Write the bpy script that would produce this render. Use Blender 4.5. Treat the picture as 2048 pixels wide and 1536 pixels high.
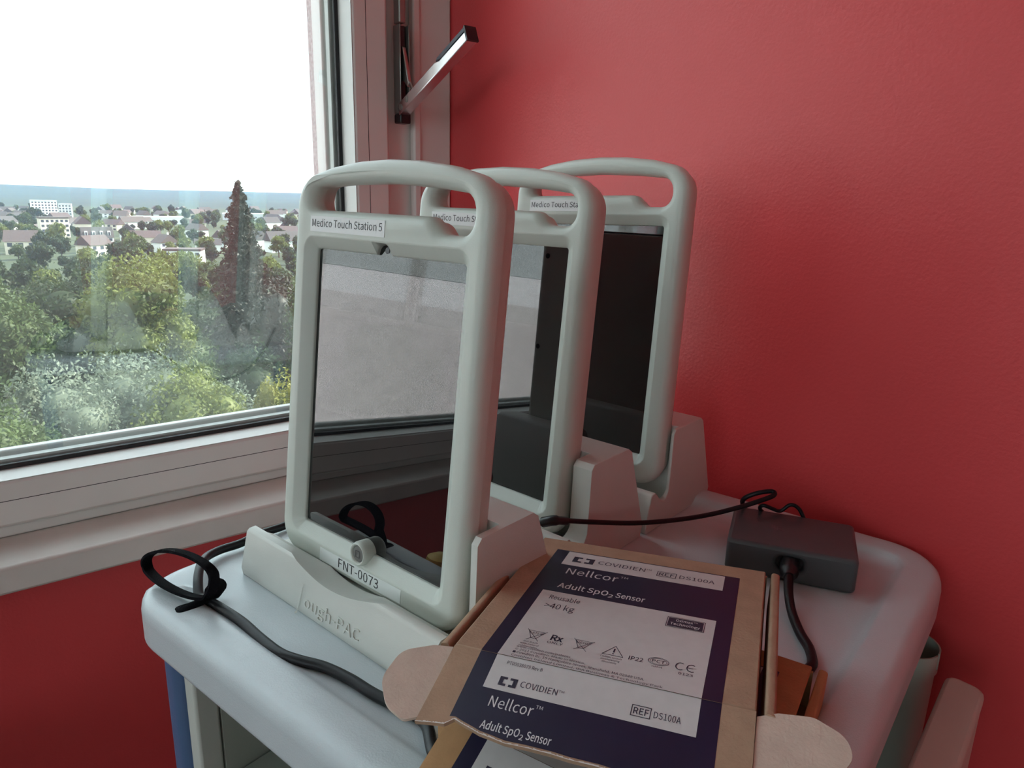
import bpy, bmesh, math, random
from mathutils import Vector, Matrix
R = math.radians
scene = bpy.context.scene
for o in list(bpy.data.objects):
    bpy.data.objects.remove(o, do_unlink=True)
C = scene.collection

# ------------------------------------------------------------------ camera
CAM = Vector((1.023, -0.66, 1.2))
F_PX = 1423.46
cd = bpy.data.cameras.new('camera'); cam = bpy.data.objects.new('camera', cd); C.objects.link(cam)
cd.sensor_fit = 'HORIZONTAL'; cd.sensor_width = 36.0; cd.lens = F_PX * 36.0 / 2048.0
cd.clip_start = 0.02; cd.clip_end = 20000
c_right = Vector((0.60908494, 0.79278304, 0.02259607)); c_up = Vector((-0.21330009, 0.13630174, 0.96743212))
c_fwd = Vector((-0.7638839, 0.59406808, -0.25212003))
cam.matrix_world = Matrix(((c_right.x, c_up.x, -c_fwd.x, CAM.x), (c_right.y, c_up.y, -c_fwd.y, CAM.y),
                           (c_right.z, c_up.z, -c_fwd.z, CAM.z), (0, 0, 0, 1)))
scene.camera = cam

# ------------------------------------------------------------------ sky, sun, exposure
SKY = 4.1
w = bpy.data.worlds.new('sky'); scene.world = w; w.use_nodes = True
bg = w.node_tree.nodes['Background']; bg.inputs['Color'].default_value = (0.80, 0.93, 1.0, 1); bg.inputs['Strength'].default_value = SKY
sd = bpy.data.lights.new('sun', 'SUN'); sun = bpy.data.objects.new('sun', sd); C.objects.link(sun)
sd.energy = 17.0; sd.color = (1.0, 0.95, 0.86); sd.angle = R(1.0)
sun.rotation_euler = Vector((-0.14, -0.75, -0.62)).to_track_quat('-Z', 'Y').to_euler()
for (ya, yb) in ((-1.80, -0.12), (-3.83, -2.06), (-5.12, -4.08)):          # daylight portals in the two windows
    ld = bpy.data.lights.new('window_portal', 'AREA'); lo = bpy.data.objects.new('window_portal', ld); C.objects.link(lo)
    ld.shape = 'RECTANGLE'; ld.size = yb - ya; ld.size_y = 2.05; ld.cycles.is_portal = True
    lo.matrix_world = Matrix.Translation((-0.10, (ya + yb) / 2, 1.84)) @ Vector((1, 0, 0)).to_track_quat('-Z', 'Z').to_matrix().to_4x4()
ld = bpy.data.lights.new('window_portal', 'AREA'); lo = bpy.data.objects.new('window_portal', ld); C.objects.link(lo)  # portal for the window added in the wall behind the camera
ld.shape = 'RECTANGLE'; ld.size = 3.55; ld.size_y = 1.95; ld.cycles.is_portal = True
lo.matrix_world = Matrix.Translation((2.3, -5.36, 1.90)) @ Vector((0, 1, 0)).to_track_quat('-Z', 'Z').to_matrix().to_4x4()
scene.view_settings.view_transform = 'Standard'; scene.view_settings.look = 'None'
scene.view_settings.gamma = 1.0; scene.view_settings.use_curve_mapping = False
scene.view_settings.exposure = 0.0
scene.cycles.max_bounces = 10; scene.cycles.transparent_max_bounces = 16; scene.cycles.diffuse_bounces = 5
scene.cycles.glossy_bounces = 5; scene.cycles.volume_bounces = 0; scene.cycles.caustics_reflective = False

# ------------------------------------------------------------------ materials
MATS = {}
def mat(name, col, rough=0.5, var=0.0, vscale=20.0, bump=0.0, bscale=200.0, metal=0.0, spec=0.5, ior=1.45, col2=None,
        transl=0.0, coat=0.0, stretch=None, detail=3.0):
    if name in MATS: return MATS[name]
    m = bpy.data.materials.new(name); m.use_nodes = True; nt = m.node_tree; N = nt.nodes; L = nt.links
    p = N['Principled BSDF']; p.inputs['Roughness'].default_value = rough; p.inputs['Metallic'].default_value = metal
    p.inputs['Specular IOR Level'].default_value = spec; p.inputs['IOR'].default_value = ior
    p.inputs['Coat Weight'].default_value = coat; p.inputs['Coat Roughness'].default_value = 0.1
    p.inputs['Base Color'].default_value = (*col, 1)
    tc = N.new('ShaderNodeTexCoord'); src = tc.outputs['Object']
    if stretch:
        mp = N.new('ShaderNodeMapping'); mp.inputs['Scale'].default_value = stretch; L.new(src, mp.inputs['Vector']); src = mp.outputs['Vector']
    if var > 0 or col2:
        n = N.new('ShaderNodeTexNoise'); n.inputs['Scale'].default_value = vscale; n.inputs['Detail'].default_value = detail
        L.new(src, n.inputs['Vector'])
        r = N.new('ShaderNodeValToRGB'); r.color_ramp.elements[0].position = 0.3; r.color_ramp.elements[1].position = 0.7
        a = [max(0, c * (1 - var)) for c in col]; b = list(col2) if col2 else [min(1, c * (1 + var)) for c in col]
        r.color_ramp.elements[0].color = (*a, 1); r.color_ramp.elements[1].color = (*b, 1)
        L.new(n.outputs['Fac'], r.inputs['Fac']); L.new(r.outputs['Color'], p.inputs['Base Color'])
    if bump > 0:
        n2 = N.new('ShaderNodeTexNoise'); n2.inputs['Scale'].default_value = bscale; n2.inputs['Detail'].default_value = 2.0
        L.new(src, n2.inputs['Vector'])
        bp = N.new('ShaderNodeBump'); bp.inputs['Strength'].default_value = bump; bp.inputs['Distance'].default_value = 0.001
        L.new(n2.outputs['Fac'], bp.inputs['Height']); L.new(bp.outputs['Normal'], p.inputs['Normal'])
    if transl > 0:
        t = N.new('ShaderNodeBsdfTranslucent'); mx = N.new('ShaderNodeMixShader'); mx.inputs['Fac'].default_value = transl
        out = N['Material Output']
        src_col = p.inputs['Base Color']
        if src_col.is_linked: L.new(src_col.links[0].from_socket, t.inputs['Color'])
        else: t.inputs['Color'].default_value = (*col, 1)
        L.new(p.outputs['BSDF'], mx.inputs[1]); L.new(t.outputs['BSDF'], mx.inputs[2]); L.new(mx.outputs['Shader'], out.inputs['Surface'])
    MATS[name] = m
    return m

def glass_mat(name, tint, dust, f0=0.045):
    m = bpy.data.materials.new(name); m.use_nodes = True; nt = m.node_tree; N = nt.nodes; L = nt.links
    N.remove(N['Principled BSDF']); out = N['Material Output']
    lw = N.new('ShaderNodeLayerWeight'); lw.inputs['Blend'].default_value = 0.5
    pw = N.new('ShaderNodeMath'); pw.operation = 'POWER'; pw.inputs[1].default_value = 5.0; L.new(lw.outputs['Facing'], pw.inputs[0])
    ma = N.new('ShaderNodeMath'); ma.operation = 'MULTIPLY_ADD'; ma.inputs[1].default_value = 1 - f0; ma.inputs[2].default_value = f0
    L.new(pw.outputs[0], ma.inputs[0])
    tr = N.new('ShaderNodeBsdfTransparent'); tr.inputs['Color'].default_value = (*tint, 1)
    gl = N.new('ShaderNodeBsdfGlossy'); gl.inputs['Roughness'].default_value = 0.0
    mx = N.new('ShaderNodeMixShader'); L.new(ma.outputs[0], mx.inputs['Fac']); L.new(tr.outputs[0], mx.inputs[1]); L.new(gl.outputs[0], mx.inputs[2])
    # thin film of dust on the pane
    tl = N.new('ShaderNodeBsdfTranslucent'); tl.inputs['Color'].default_value = (0.9, 0.95, 0.95, 1)
    tc = N.new('ShaderNodeTexCoord'); nz = N.new('ShaderNodeTexNoise'); nz.inputs['Scale'].default_value = 3.0; nz.inputs['Detail'].default_value = 4.0
    L.new(tc.outputs['Object'], nz.inputs['Vector'])
    mr = N.new('ShaderNodeMapRange'); mr.inputs['From Min'].default_value = 0.3; mr.inputs['From Max'].default_value = 0.7
    mr.inputs['To Min'].default_value = dust * 0.6; mr.inputs['To Max'].default_value = dust * 1.4; L.new(nz.outputs['Fac'], mr.inputs['Value'])
    mx2 = N.new('ShaderNodeMixShader'); L.new(mr.outputs['Result'], mx2.inputs['Fac']); L.new(mx.outputs[0], mx2.inputs[1]); L.new(tl.outputs[0], mx2.inputs[2])
    L.new(mx2.outputs[0], out.inputs['Surface'])
    MATS[name] = m
    return m

PLA = mat('tablet_plastic', (0.60, 0.63, 0.575), 0.36, var=0.02, vscale=30, bump=0.12, bscale=1600)
DOCKM = mat('dock_plastic', (0.66, 0.665, 0.62), 0.45, var=0.02, vscale=30, bump=0.12, bscale=1400)
CARTW = mat('cart_plastic', (0.60, 0.66, 0.69), 0.27, var=0.03, vscale=12, bump=0.16, bscale=900)
CARTB = mat('cart_blue_post', (0.085, 0.15, 0.29), 0.35, var=0.05, vscale=15, bump=0.1, bscale=500)
CARTP = mat('cart_panel', (0.60, 0.62, 0.57), 0.5, var=0.03, vscale=8)
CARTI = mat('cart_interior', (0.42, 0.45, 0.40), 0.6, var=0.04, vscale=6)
PVC = mat('window_pvc', (0.80, 0.79, 0.76), 0.35, var=0.03, vscale=9, bump=0.05, bscale=300)
SILLM = mat('sill_stone', (0.74, 0.70, 0.66), 0.42, var=0.06, vscale=14, bump=0.1, bscale=400)
REDW = mat('red_wall_paint', (0.66, 0.058, 0.064), 0.40, spec=0.65, var=0.035, vscale=2.2, bump=0.35, bscale=260)
WHITEW = mat('white_wall_paint', (0.72, 0.70, 0.67), 0.7, var=0.02, vscale=3)
CEILM = mat('ceiling_paint', (0.80, 0.80, 0.78), 0.8, var=0.02, vscale=3)
FLOORM = mat('floor_vinyl', (0.38, 0.37, 0.35), 0.35, var=0.12, vscale=9)
BLACKR = mat('black_rubber', (0.006, 0.006, 0.008), 0.42, bump=0.1, bscale=800, spec=0.38)
GASKET = mat('gasket_rubber', (0.015, 0.015, 0.017), 0.5)
VELCRO = mat('velcro_fabric', (0.010, 0.010, 0.013), 0.95, bump=1.0, bscale=1800, spec=0.1)
ALU = mat('brushed_aluminium', (0.72, 0.72, 0.73), 0.28, var=0.04, vscale=60, metal=1.0)
ALUD = mat('grey_metal', (0.34, 0.33, 0.31), 0.4, var=0.05, vscale=60, metal=0.8)
BLKP = mat('black_plastic', (0.015, 0.015, 0.017), 0.35)
SCREEN = mat('tablet_glass', (0.004, 0.004, 0.005), 0.004, spec=0.5, ior=1.9)
LABELW = mat('label_tape', (0.80, 0.80, 0.80), 0.4)
LABELC = mat('clear_tape', (0.74, 0.77, 0.75), 0.3)
INK = mat('label_ink', (0.022, 0.022, 0.025), 0.6)
GREYB = mat('button_grey', (0.19, 0.185, 0.175), 0.5)
KRAFT = mat('kraft_cardboard', (0.42, 0.275, 0.185), 0.85, var=0.10, vscale=60, bump=0.3, bscale=500, detail=6)
KRAFTO = mat('kraft_cardboard_orange', (0.46, 0.25, 0.115), 0.8, var=0.10, vscale=60, bump=0.3, bscale=500, detail=6)  # more orange tone, lower carton only
KRAFT_PALE = mat('cardboard_pale', (0.66, 0.54, 0.45), 0.9, var=0.06, vscale=80, bump=0.3, bscale=500, detail=6)  # paler cardboard tone for the ear flaps
NAVY = mat('label_navy', (0.011, 0.010, 0.038), 0.42, var=0.05, vscale=20, col2=(0.015, 0.011, 0.043))
PAPER = mat('label_paper', (0.62, 0.61, 0.61), 0.45, var=0.03, vscale=120)
PRINTD = mat('print_dark', (0.03, 0.026, 0.055), 0.5)
PRINTW = mat('print_white', (0.74, 0.74, 0.75), 0.5)
TORN = mat('torn_paper', (0.75, 0.72, 0.68), 0.9)
PSUM = mat('adapter_grey', (0.075, 0.082, 0.090), 0.32, var=0.04, vscale=40, bump=0.05, bscale=900)
PSUL = mat('adapter_logo', (0.13, 0.13, 0.14), 0.2)
BINP = mat('bin_pale', (0.58, 0.54, 0.48), 0.55, var=0.03, vscale=10)
BING = mat('bin_green_grey', (0.36, 0.40, 0.34), 0.5, var=0.03, vscale=10)
PANE = glass_mat('window_glass', (0.97, 0.985, 0.98), 0.013, 0.135)
PANE2 = glass_mat('outer_glass', (0.97, 0.985, 0.98), 0.010, 0.035)
PLAST = mat('outer_plaster', (0.60, 0.53, 0.53), 0.95, var=0.22, vscale=160, bump=1.0, bscale=260)
BOTW = mat('bottle_white', (0.80, 0.78, 0.76), 0.35)
BOTY = mat('bottle_yellow_cap', (0.75, 0.48, 0.10), 0.4)
BOTR = mat('bottle_red_print', (0.55, 0.05, 0.12), 0.5)
WOOD = mat('table_wood', (0.12, 0.06, 0.04), 0.6, var=0.2, vscale=8)

# ------------------------------------------------------------------ helpers
def link(name, me, m, parent=None, M=None):
    o = bpy.data.objects.new(name, me); C.objects.link(o)
    if m is not None and not me.materials: me.materials.append(m)
    if parent is not None: o.parent = parent
    if M is not None:
        if parent is not None: o.matrix_local = M
        else: o.matrix_world = M
    return o
def obj(name, bm, m, parent=None, M=None, smooth=None):
    bmesh.ops.recalc_face_normals(bm, faces=bm.faces)
    me = bpy.data.meshes.new(name); bm.to_mesh(me); bm.free()
    if smooth is not None:
        for p in me.polygons: p.use_smooth = True
        me.set_sharp_from_angle(angle=R(smooth))
    return link(name, me, m, parent, M)
def thing(name, label, cat, M, group=None):
    o = bpy.data.objects.new(name, None); C.objects.link(o); o.empty_display_size = 0.05; o.matrix_world = M
    return tag(o, label, cat, group)
def tag(o, label=None, cat=None, group=None, kind=None):
    if label: o['label'] = label
    if cat: o['category'] = cat
    if group: o['group'] = group
    if kind: o['kind'] = kind
    return o
def struct(o): o['kind'] = 'structure'; return o
def bevel(o, width, seg=3, angle=35, smooth=40):
    md = o.modifiers.new('bevel', 'BEVEL'); md.width = width; md.segments = seg; md.limit_method = 'ANGLE'; md.angle_limit = R(angle)
    md.harden_normals = False
    for p in o.data.polygons: p.use_smooth = True
    o.data.set_sharp_from_angle(angle=R(smooth + 30))
    return o
def box(bm, x0, x1, y0, y1, z0, z1, M=None):
    vs = [Vector((x, y, z)) for x in (x0, x1) for y in (y0, y1) for z in (z0, z1)]
    if M is not None: vs = [M @ v for v in vs]
    v = [bm.verts.new(p) for p in vs]
    for f in ((0, 1, 3, 2), (4, 6, 7, 5), (0, 4, 5, 1), (2, 3, 7, 6), (0, 2, 6, 4), (1, 5, 7, 3)):
        bm.faces.new([v[i] for i in f])
    return v
def bx(*a, M=None):
    bm = bmesh.new(); box(bm, *a, M=M); return bm
def prism(bm, pts, fn0, fn1):
    """polygon pts (2-D) swept between two placements fn(p) -> 3-D"""
    a = [bm.verts.new(fn0(p)) for p in pts]; b = [bm.verts.new(fn1(p)) for p in pts]; n = len(pts)
    bm.faces.new(a[::-1]); bm.faces.new(b)
    for i in range(n): bm.faces.new((a[i], a[(i + 1) % n], b[(i + 1) % n], b[i]))
def fillet(pts, seg=6):
    """closed polygon [(x, y, r)] -> rounded point list"""
    out = []; n = len(pts)
    for i in range(n):
        p0 = Vector(pts[i - 1][:2]); p = Vector(pts[i][:2]); p1 = Vector(pts[(i + 1) % n][:2]); r = pts[i][2] if len(pts[i]) > 2 else 0
        if r <= 0: out.append((p.x, p.y)); continue
        a = (p0 - p); b = (p1 - p); la, lb = a.length, b.length; a /= la; b /= lb
        ang = math.acos(max(-1, min(1, a.dot(b)))); t = min(r / math.tan(ang / 2), la * 0.49, lb * 0.49); r = t * math.tan(ang / 2)
        if ang > math.pi - 0.02: out.append((p.x, p.y)); continue
        bis = (a + b).normalized(); cen = p + bis * (r / math.sin(ang / 2))
        s = p + a * t; e = p + b * t
        a0 = math.atan2(s.y - cen.y, s.x - cen.x); a1 = math.atan2(e.y - cen.y, e.x - cen.x); d = (a1 - a0 + math.pi) % (2 * math.pi) - math.pi
        for k in range(seg + 1):
            q = a0 + d * k / seg; out.append((cen.x + r * math.cos(q), cen.y + r * math.sin(q)))
    return out
def offset(pts, d):
    """move a dense closed outline along its own outward normals (ccw outline, d > 0 grows)"""
    n = len(pts); out = []
    for i in range(n):
        p0 = Vector(pts[i - 1]); p = Vector(pts[i]); p1 = Vector(pts[(i + 1) % n])
        e0 = (p - p0); e1 = (p1 - p)
        e0 = e0.normalized() if e0.length > 1e-9 else e1.normalized(); e1 = e1.normalized() if e1.length > 1e-9 else e0
        n0 = Vector((e0.y, -e0.x)); n1 = Vector((e1.y, -e1.x)); b = (n0 + n1); b.normalize()
        out.append(tuple(p + b * (d / max(0.5, b.dot(n0)))))
    return out
def plate(loops, ext, rad, res=4):
    """filled 2-D curve with holes and rounded rims -> mesh in the xy plane, z = thickness axis"""
    cu = bpy.data.curves.new('plate', 'CURVE'); cu.dimensions = '2D'; cu.fill_mode = 'BOTH'; cu.extrude = ext; cu.bevel_depth = rad; cu.bevel_resolution = res
    for lp in loops:
        sp = cu.splines.new('POLY'); sp.points.add(len(lp) - 1)
        for i, p in enumerate(lp): sp.points[i].co = (p[0], p[1], 0, 1)
        sp.use_cyclic_u = True
    ob = bpy.data.objects.new('plate', cu); C.objects.link(ob)
    me = bpy.data.meshes.new_from_object(ob.evaluated_get(bpy.context.evaluated_depsgraph_get()))
    bpy.data.objects.remove(ob); bpy.data.curves.remove(cu)
    bm = bmesh.new(); bm.from_mesh(me); bpy.data.meshes.remove(me)
    bmesh.ops.remove_doubles(bm, verts=bm.verts, dist=1e-5)
    return bm
def boolean(o, cutters):
    for c in cutters:
        md = o.modifiers.new('cut', 'BOOLEAN'); md.operation = 'DIFFERENCE'; md.solver = 'EXACT'; md.object = c
    dg = bpy.context.evaluated_depsgraph_get(); dg.update()
    me = bpy.data.meshes.new_from_object(o.evaluated_get(dg))
    o.modifiers.clear(); o.data = me
    for c in cutters: bpy.data.objects.remove(c, do_unlink=True)
    return o
def tube(bm, pts, r, n=10, sub=6, cap=True, flat=1.0):
    """smooth tube through 3-D points"""
    P = [Vector(p) for p in pts]; S = []
    for i in range(len(P) - 1):
        p0 = P[max(0, i - 1)]; p1 = P[i]; p2 = P[i + 1]; p3 = P[min(len(P) - 1, i + 2)]
        for k in range(sub):
            t = k / sub
            S.append(0.5 * ((2 * p1) + (-p0 + p2) * t + (2 * p0 - 5 * p1 + 4 * p2 - p3) * t * t + (-p0 + 3 * p1 - 3 * p2 + p3) * t ** 3))
    S.append(P[-1]); rings = []; up = Vector((0, 0, 1))
    for i, s in enumerate(S):
        d = (S[min(i + 1, len(S) - 1)] - S[max(i - 1, 0)]).normalized()
        a = d.cross(up)
        if a.length < 1e-3: a = d.cross(Vector((1, 0, 0)))
        a.normalize(); b = a.cross(d)
        rr = r[min(i, len(r) - 1)] if isinstance(r, (list, tuple)) else r
        rings.append([bm.verts.new(s + a * rr * math.cos(2 * math.pi * k / n) + b * rr * flat * math.sin(2 * math.pi * k / n)) for k in range(n)])
    for i in range(len(rings) - 1):
        for k in range(n): bm.faces.new((rings[i][k], rings[i][(k + 1) % n], rings[i + 1][(k + 1) % n], rings[i + 1][k]))
    if cap: bm.faces.new(rings[0][::-1]); bm.faces.new(rings[-1])
def lathe(bm, prof, n=24, M=None, cap0=True, cap1=True):
    rings = []
    for r, zz in prof:
        rings.append([bm.verts.new((M or Matrix()) @ Vector((r * math.cos(2 * math.pi * k / n), r * math.sin(2 * math.pi * k / n), zz))) for k in range(n)])
    for i in range(len(rings) - 1):
        for k in range(n): bm.faces.new((rings[i][k], rings[i][(k + 1) % n], rings[i + 1][(k + 1) % n], rings[i + 1][k]))
    if cap0: bm.faces.new(rings[0][::-1])
    if cap1: bm.faces.new(rings[-1])
def rings_mesh(bm, rings, cap0=True, cap1=True):
    V = [[bm.verts.new(p) for p in r] for r in rings]; n = len(rings[0])
    for i in range(len(V) - 1):
        for k in range(n): bm.faces.new((V[i][k], V[i][(k + 1) % n], V[i + 1][(k + 1) % n], V[i + 1][k]))
    if cap0: bm.faces.new(V[0][::-1])
    if cap1: bm.faces.new(V[-1])
    return V
FONT = None
try: FONT = bpy.data.fonts.load(bpy.utils.system_resource('DATAFILES') + '/fonts/Noto Sans CJK Regular.woff2')      # Blender's own interface font
except Exception: FONT = None
def glyphs(s, bold=0.0, ext=0.0):
    cu = bpy.data.curves.new('t', 'FONT'); cu.body = s; cu.size = 1.0; cu.resolution_u = 2; cu.extrude = ext; cu.offset = bold
    if FONT: cu.font = FONT
    ob = bpy.data.objects.new('t', cu); C.objects.link(ob)
    me = bpy.data.meshes.new_from_object(ob.evaluated_get(bpy.context.evaluated_depsgraph_get()))
    bpy.data.objects.remove(ob); bpy.data.curves.remove(cu)
    return me
_h = glyphs('H'); CAP = max(v.co.y for v in _h.vertices); bpy.data.meshes.remove(_h)
def text(bm, s, x, y, h, width=None, M=Matrix(), ext=0.0, align='L', bold=0.0, shear=0.0):
    """flat lettering: left x, baseline y, capital height h, optional total width"""
    me = glyphs(s, bold * CAP / 0.7, ext)
    xs = [v.co.x for v in me.vertices]
    if not xs: return
    x0, x1 = min(xs), max(xs); sy = h / CAP; sx = width / (x1 - x0) if width else sy
    ox = x if align == 'L' else (x - (x1 - x0) * sx / 2)
    vm = [bm.verts.new(M @ Vector((ox + (v.co.x - x0) * sx, y + v.co.y * sy, v.co.z))) for v in me.vertices]
    for p in me.polygons:
        try: bm.faces.new([vm[i] for i in p.vertices])
        except ValueError: pass
    bpy.data.meshes.remove(me)
def rect(bm, x0, x1, y0, y1, M=Matrix(), z=0.0):
    bm.faces.new([bm.verts.new(M @ Vector(p)) for p in ((x0, y0, z), (x1, y0, z), (x1, y1, z), (x0, y1, z))])
def poly(bm, pts, M=Matrix(), z=0.0):
    bm.faces.new([bm.verts.new(M @ Vector((p[0], p[1], z))) for p in pts])
def stroke(bm, pts, wd, M=Matrix(), z=0.0, closed=False):
    n = len(pts)
    for i in range(n if closed else n - 1):
        a = Vector(pts[i]); b = Vector(pts[(i + 1) % n]); d = (b - a).normalized(); nn = Vector((-d.y, d.x)) * wd / 2; a = a - d * wd * 0.4; b = b + d * wd * 0.4
        poly(bm, (a + nn, a - nn, b - nn, b + nn), M, z)
def rotz(a): return Matrix.Rotation(a, 4, 'Z')
def T(x, y, z): return Matrix.Translation((x, y, z))
def flatprint(name, bm, m, parent, M=None):
    for f in bm.faces: f.normal_update()
    me = bpy.data.meshes.new(name); bm.to_mesh(me); bm.free()
    o = link(name, me, m, parent, M)
    if len(me.polygons) > 12: o['kind'] = 'stuff'
    return o

# ------------------------------------------------------------------ room shell
XW = 0.05                       # interior face of the window wall below the sill
RX, RY, RZ = 4.6, -5.2, 3.10
WTOP = 2.90
def wall_left():
    bm = bmesh.new()
    box(bm, -0.21, XW, RY, 0.0, 0.0, 0.735)                 # parapet below the sill
    box(bm, -0.21, 0.0, RY, 0.0, WTOP, RZ)                  # lintel
    box(bm, -0.21, 0.0, -2.00, -1.875, 0.735, WTOP)         # pier between the windows
    box(bm, -0.21, 0.0, -4.02, -3.90, 0.735, WTOP)
    return struct(obj('wall_left', bm, REDW))
wall_left()
struct(obj('wall_back', bx(-0.21, RX, 0.0, 0.15, -0.02, RZ), REDW))
struct(obj('wall_right', bx(RX, RX + 0.15, RY, 0.15, -0.02, RZ), WHITEW))
bm = bmesh.new()
for q in ((-0.21, RX + 0.15, -0.02, 0.90), (-0.21, RX + 0.15, 2.90, RZ), (-0.21, 0.50, 0.90, 2.90), (4.10, RX + 0.15, 0.90, 2.90)): box(bm, q[0], q[1], RY - 0.15, RY, q[2], q[3])
struct(obj('wall_front', bm, WHITEW))
struct(obj('floor', bx(-0.21, RX, RY, 0.0, -0.15, 0.0), FLOORM))
struct(obj('ceiling', bx(-0.21, RX + 0.15, RY - 0.15, 0.15, RZ, RZ + 0.15), CEILM))
bm = bmesh.new(); box(bm, -0.075, 0.0856, RY, -0.0, 0.740, 0.775)
o = struct(obj('trim_1', bm, SILLM)); bevel(o, 0.004, 2)
bm = bmesh.new(); box(bm, -0.34, -0.075, RY, 0.15, 0.745, 0.765)
o = struct(obj('trim_2', bm, mat('outer_sill_metal', (0.55, 0.57, 0.56), 0.4, metal=0.3))); bevel(o, 0.004, 2)
# outer reveal with pinkish render and blind guide rail beside the first window
bm = bmesh.new(); box(bm, -0.205, -0.085, -0.15, 0.0, 0.745, WTOP)
o = struct(obj('trim_3', bm, PLAST))
bm = bmesh.new(); box(bm, -0.158, -0.085, -0.163, -0.1505, 0.765, WTOP)
o = struct(obj('trim_4', bm, PVC)); bevel(o, 0.003, 2)

def make_window(n, ya, yb):
    """PVC window: fixed frame, opening sash, glazing bead, gasket, double pane; ya < yb"""
    e = bpy.data.objects.new('window_%d' % n, None); C.objects.link(e); e.location = (0, yb, 0.775); e['kind'] = 'structure'
    Mi = T(0, -yb, -0.775)
    def part(name, bm, m, bev=0.0):
        bmesh.ops.transform(bm, matrix=Mi, verts=bm.verts)
        o = obj(name, bm, m, e)
        if bev: bevel(o, bev, 2)
        return o
    z0, z1 = 0.7755, WTOP
    def ring(bm, a, b, c, d, t_l, t_r, t_b, t_t, x0, x1):
        # rectangular ring y in [a,b], z in [c,d]
        box(bm, x0, x1, a, a + t_l, c, d); box(bm, x0, x1, b - t_r, b, c, d)
        box(bm, x0, x1, a + t_l, b - t_r, c, c + t_b); box(bm, x0, x1, a + t_l, b - t_r, d - t_t, d)
    bm = bmesh.new(); ring(bm, ya, yb - 0.0005, z0, z1, 0.075, 0.062, 0.016, 0.07, -0.075, -0.001); part('frame', bm, PVC, 0.003)
    bm = bmesh.new(); ring(bm, ya + 0.05, yb - 0.066, z0, z1, 0.03, 0.050, 0.020, 0.03, -0.075, -0.012); part('inner_frame', bm, PVC, 0.003)
    bm = bmesh.new(); box(bm, -0.010, 0.004, yb - 0.0715, yb - 0.058, z0, z1); part('cover_strip', bm, PVC, 0.003)
    sa, sb, sc, sd_ = ya + 0.078, yb - 0.1175, 0.793, 2.16
    bm = bmesh.new(); ring(bm, sa, sb, sc, sd_, 0.056, 0.056, 0.0595, 0.056, -0.065, 0.010); part('sash', bm, PVC, 0.004)
    bm = bmesh.new(); box(bm, -0.075, 0.0, ya + 0.078, yb - 0.1175, 2.162, 2.232); part('transom', bm, PVC, 0.003)
    bm = bmesh.new(); ring(bm, sa, sb, 2.234, z1 - 0.072, 0.06, 0.06, 0.06, 0.06, -0.065, 0.010); part('fanlight_sash', bm, PVC, 0.004)
    for xx in (-0.0370, -0.0550): part('pane', bx(xx - 0.004, xx, sa + 0.062, sb - 0.062, 2.296, z1 - 0.134), PANE)
    # grooved line where the glazing bead is clipped in, then the bead itself, bevelled towards the glass
    ga, gb, gc, gd = sa + 0.056, sb - 0.056, sc + 0.0595, sd_ - 0.056
    bm = bmesh.new(); ring(bm, sa + 0.034, sb - 0.034, sc + 0.0335, sd_ - 0.034, 0.0008, 0.0008, 0.0008, 0.0008, 0.0080, 0.0102); part('seam', bm, GASKET)
    bm = bmesh.new()
    for (u0, u1, horiz) in (((ga, gc), (gb, gc), 1), ((ga, gd), (gb, gd), -1), ((ga, gc), (ga, gd), 2), ((gb, gc), (gb, gd), -2)):
        prof = [(-0.034, 0.0001), (0.0085, 0.0001), (0.0095, 0.0008), (-0.028, 0.0022), (-0.034, 0.0026)]
        if abs(horiz) == 1:
            s = 1 if horiz > 0 else -1
            prism(bm, prof, lambda p, s=s, u0=u0: Vector((p[0], u0[0], u0[1] + s * p[1])), lambda p, s=s, u1=u1: Vector((p[0], u1[0], u1[1] + s * p[1])))
        else:
            s = 1 if horiz > 0 else -1
            prism(bm, prof, lambda p, s=s, u0=u0: Vector((p[0], u0[0] + s * p[1], u0[1])), lambda p, s=s, u1=u1: Vector((p[0], u1[0] + s * p[1], u1[1])))
    part('glazing_bead', bm, PVC)
    bm = bmesh.new(); ring(bm, ga + 0.0022, gb - 0.0022, gc + 0.0022, gd - 0.0022, 0.0062, 0.0062, 0.0062, 0.0062, -0.0365, -0.029); part('gasket', bm, GASKET, 0.001)
    bm = bmesh.new(); ring(bm, ga + 0.003, gb - 0.003, gc + 0.003, gd - 0.003, 0.009, 0.009, 0.009, 0.009, -0.054, -0.0415); part('spacer_bar', bm, mat('spacer', (0.62, 0.65, 0.62), 0.45))
    bm = bmesh.new(); ring(bm, ga, gb, gc, gd, 0.016, 0.016, 0.018, 0.016, -0.075, -0.060); part('outer_bead', bm, PVC, 0.003)
    for xx, gm in ((-0.0370, PANE), (-0.0550, PANE2)):
        part('pane', bx(xx - 0.004, xx, ga + 0.002, gb - 0.002, gc + 0.002, gd - 0.002), gm)
    return e
make_window(1, -1.875, 0.0)
make_window(2, -3.90, -2.0)
make_window(3, RY + 0.001, -4.02)
def added_end_window():  # unseen window added behind the camera to brighten surfaces facing it
    e = bpy.data.objects.new('window_4', None); C.objects.link(e); e.location = (2.3, RY - 0.075, 0.9); e['kind'] = 'structure'
    for k, (a, b) in enumerate(((-1.8, -0.6), (-0.6, 0.6), (0.6, 1.8))):
        bm = bmesh.new(); c, d, y0, y1 = 0.0, 2.0, -0.035, 0.035
        box(bm, a, a + .06, y0, y1, c, d); box(bm, b - .06, b, y0, y1, c, d); box(bm, a + .06, b - .06, y0, y1, c, c + .07); box(bm, a + .06, b - .06, y0, y1, d - .07, d)
        o = obj('frame', bm, PVC, e); bevel(o, 0.004, 2)
        obj('pane', bx(a + .06, b - .06, -0.004, 0.0, c + .07, d - .07), PANE2, e)
added_end_window()

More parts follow.
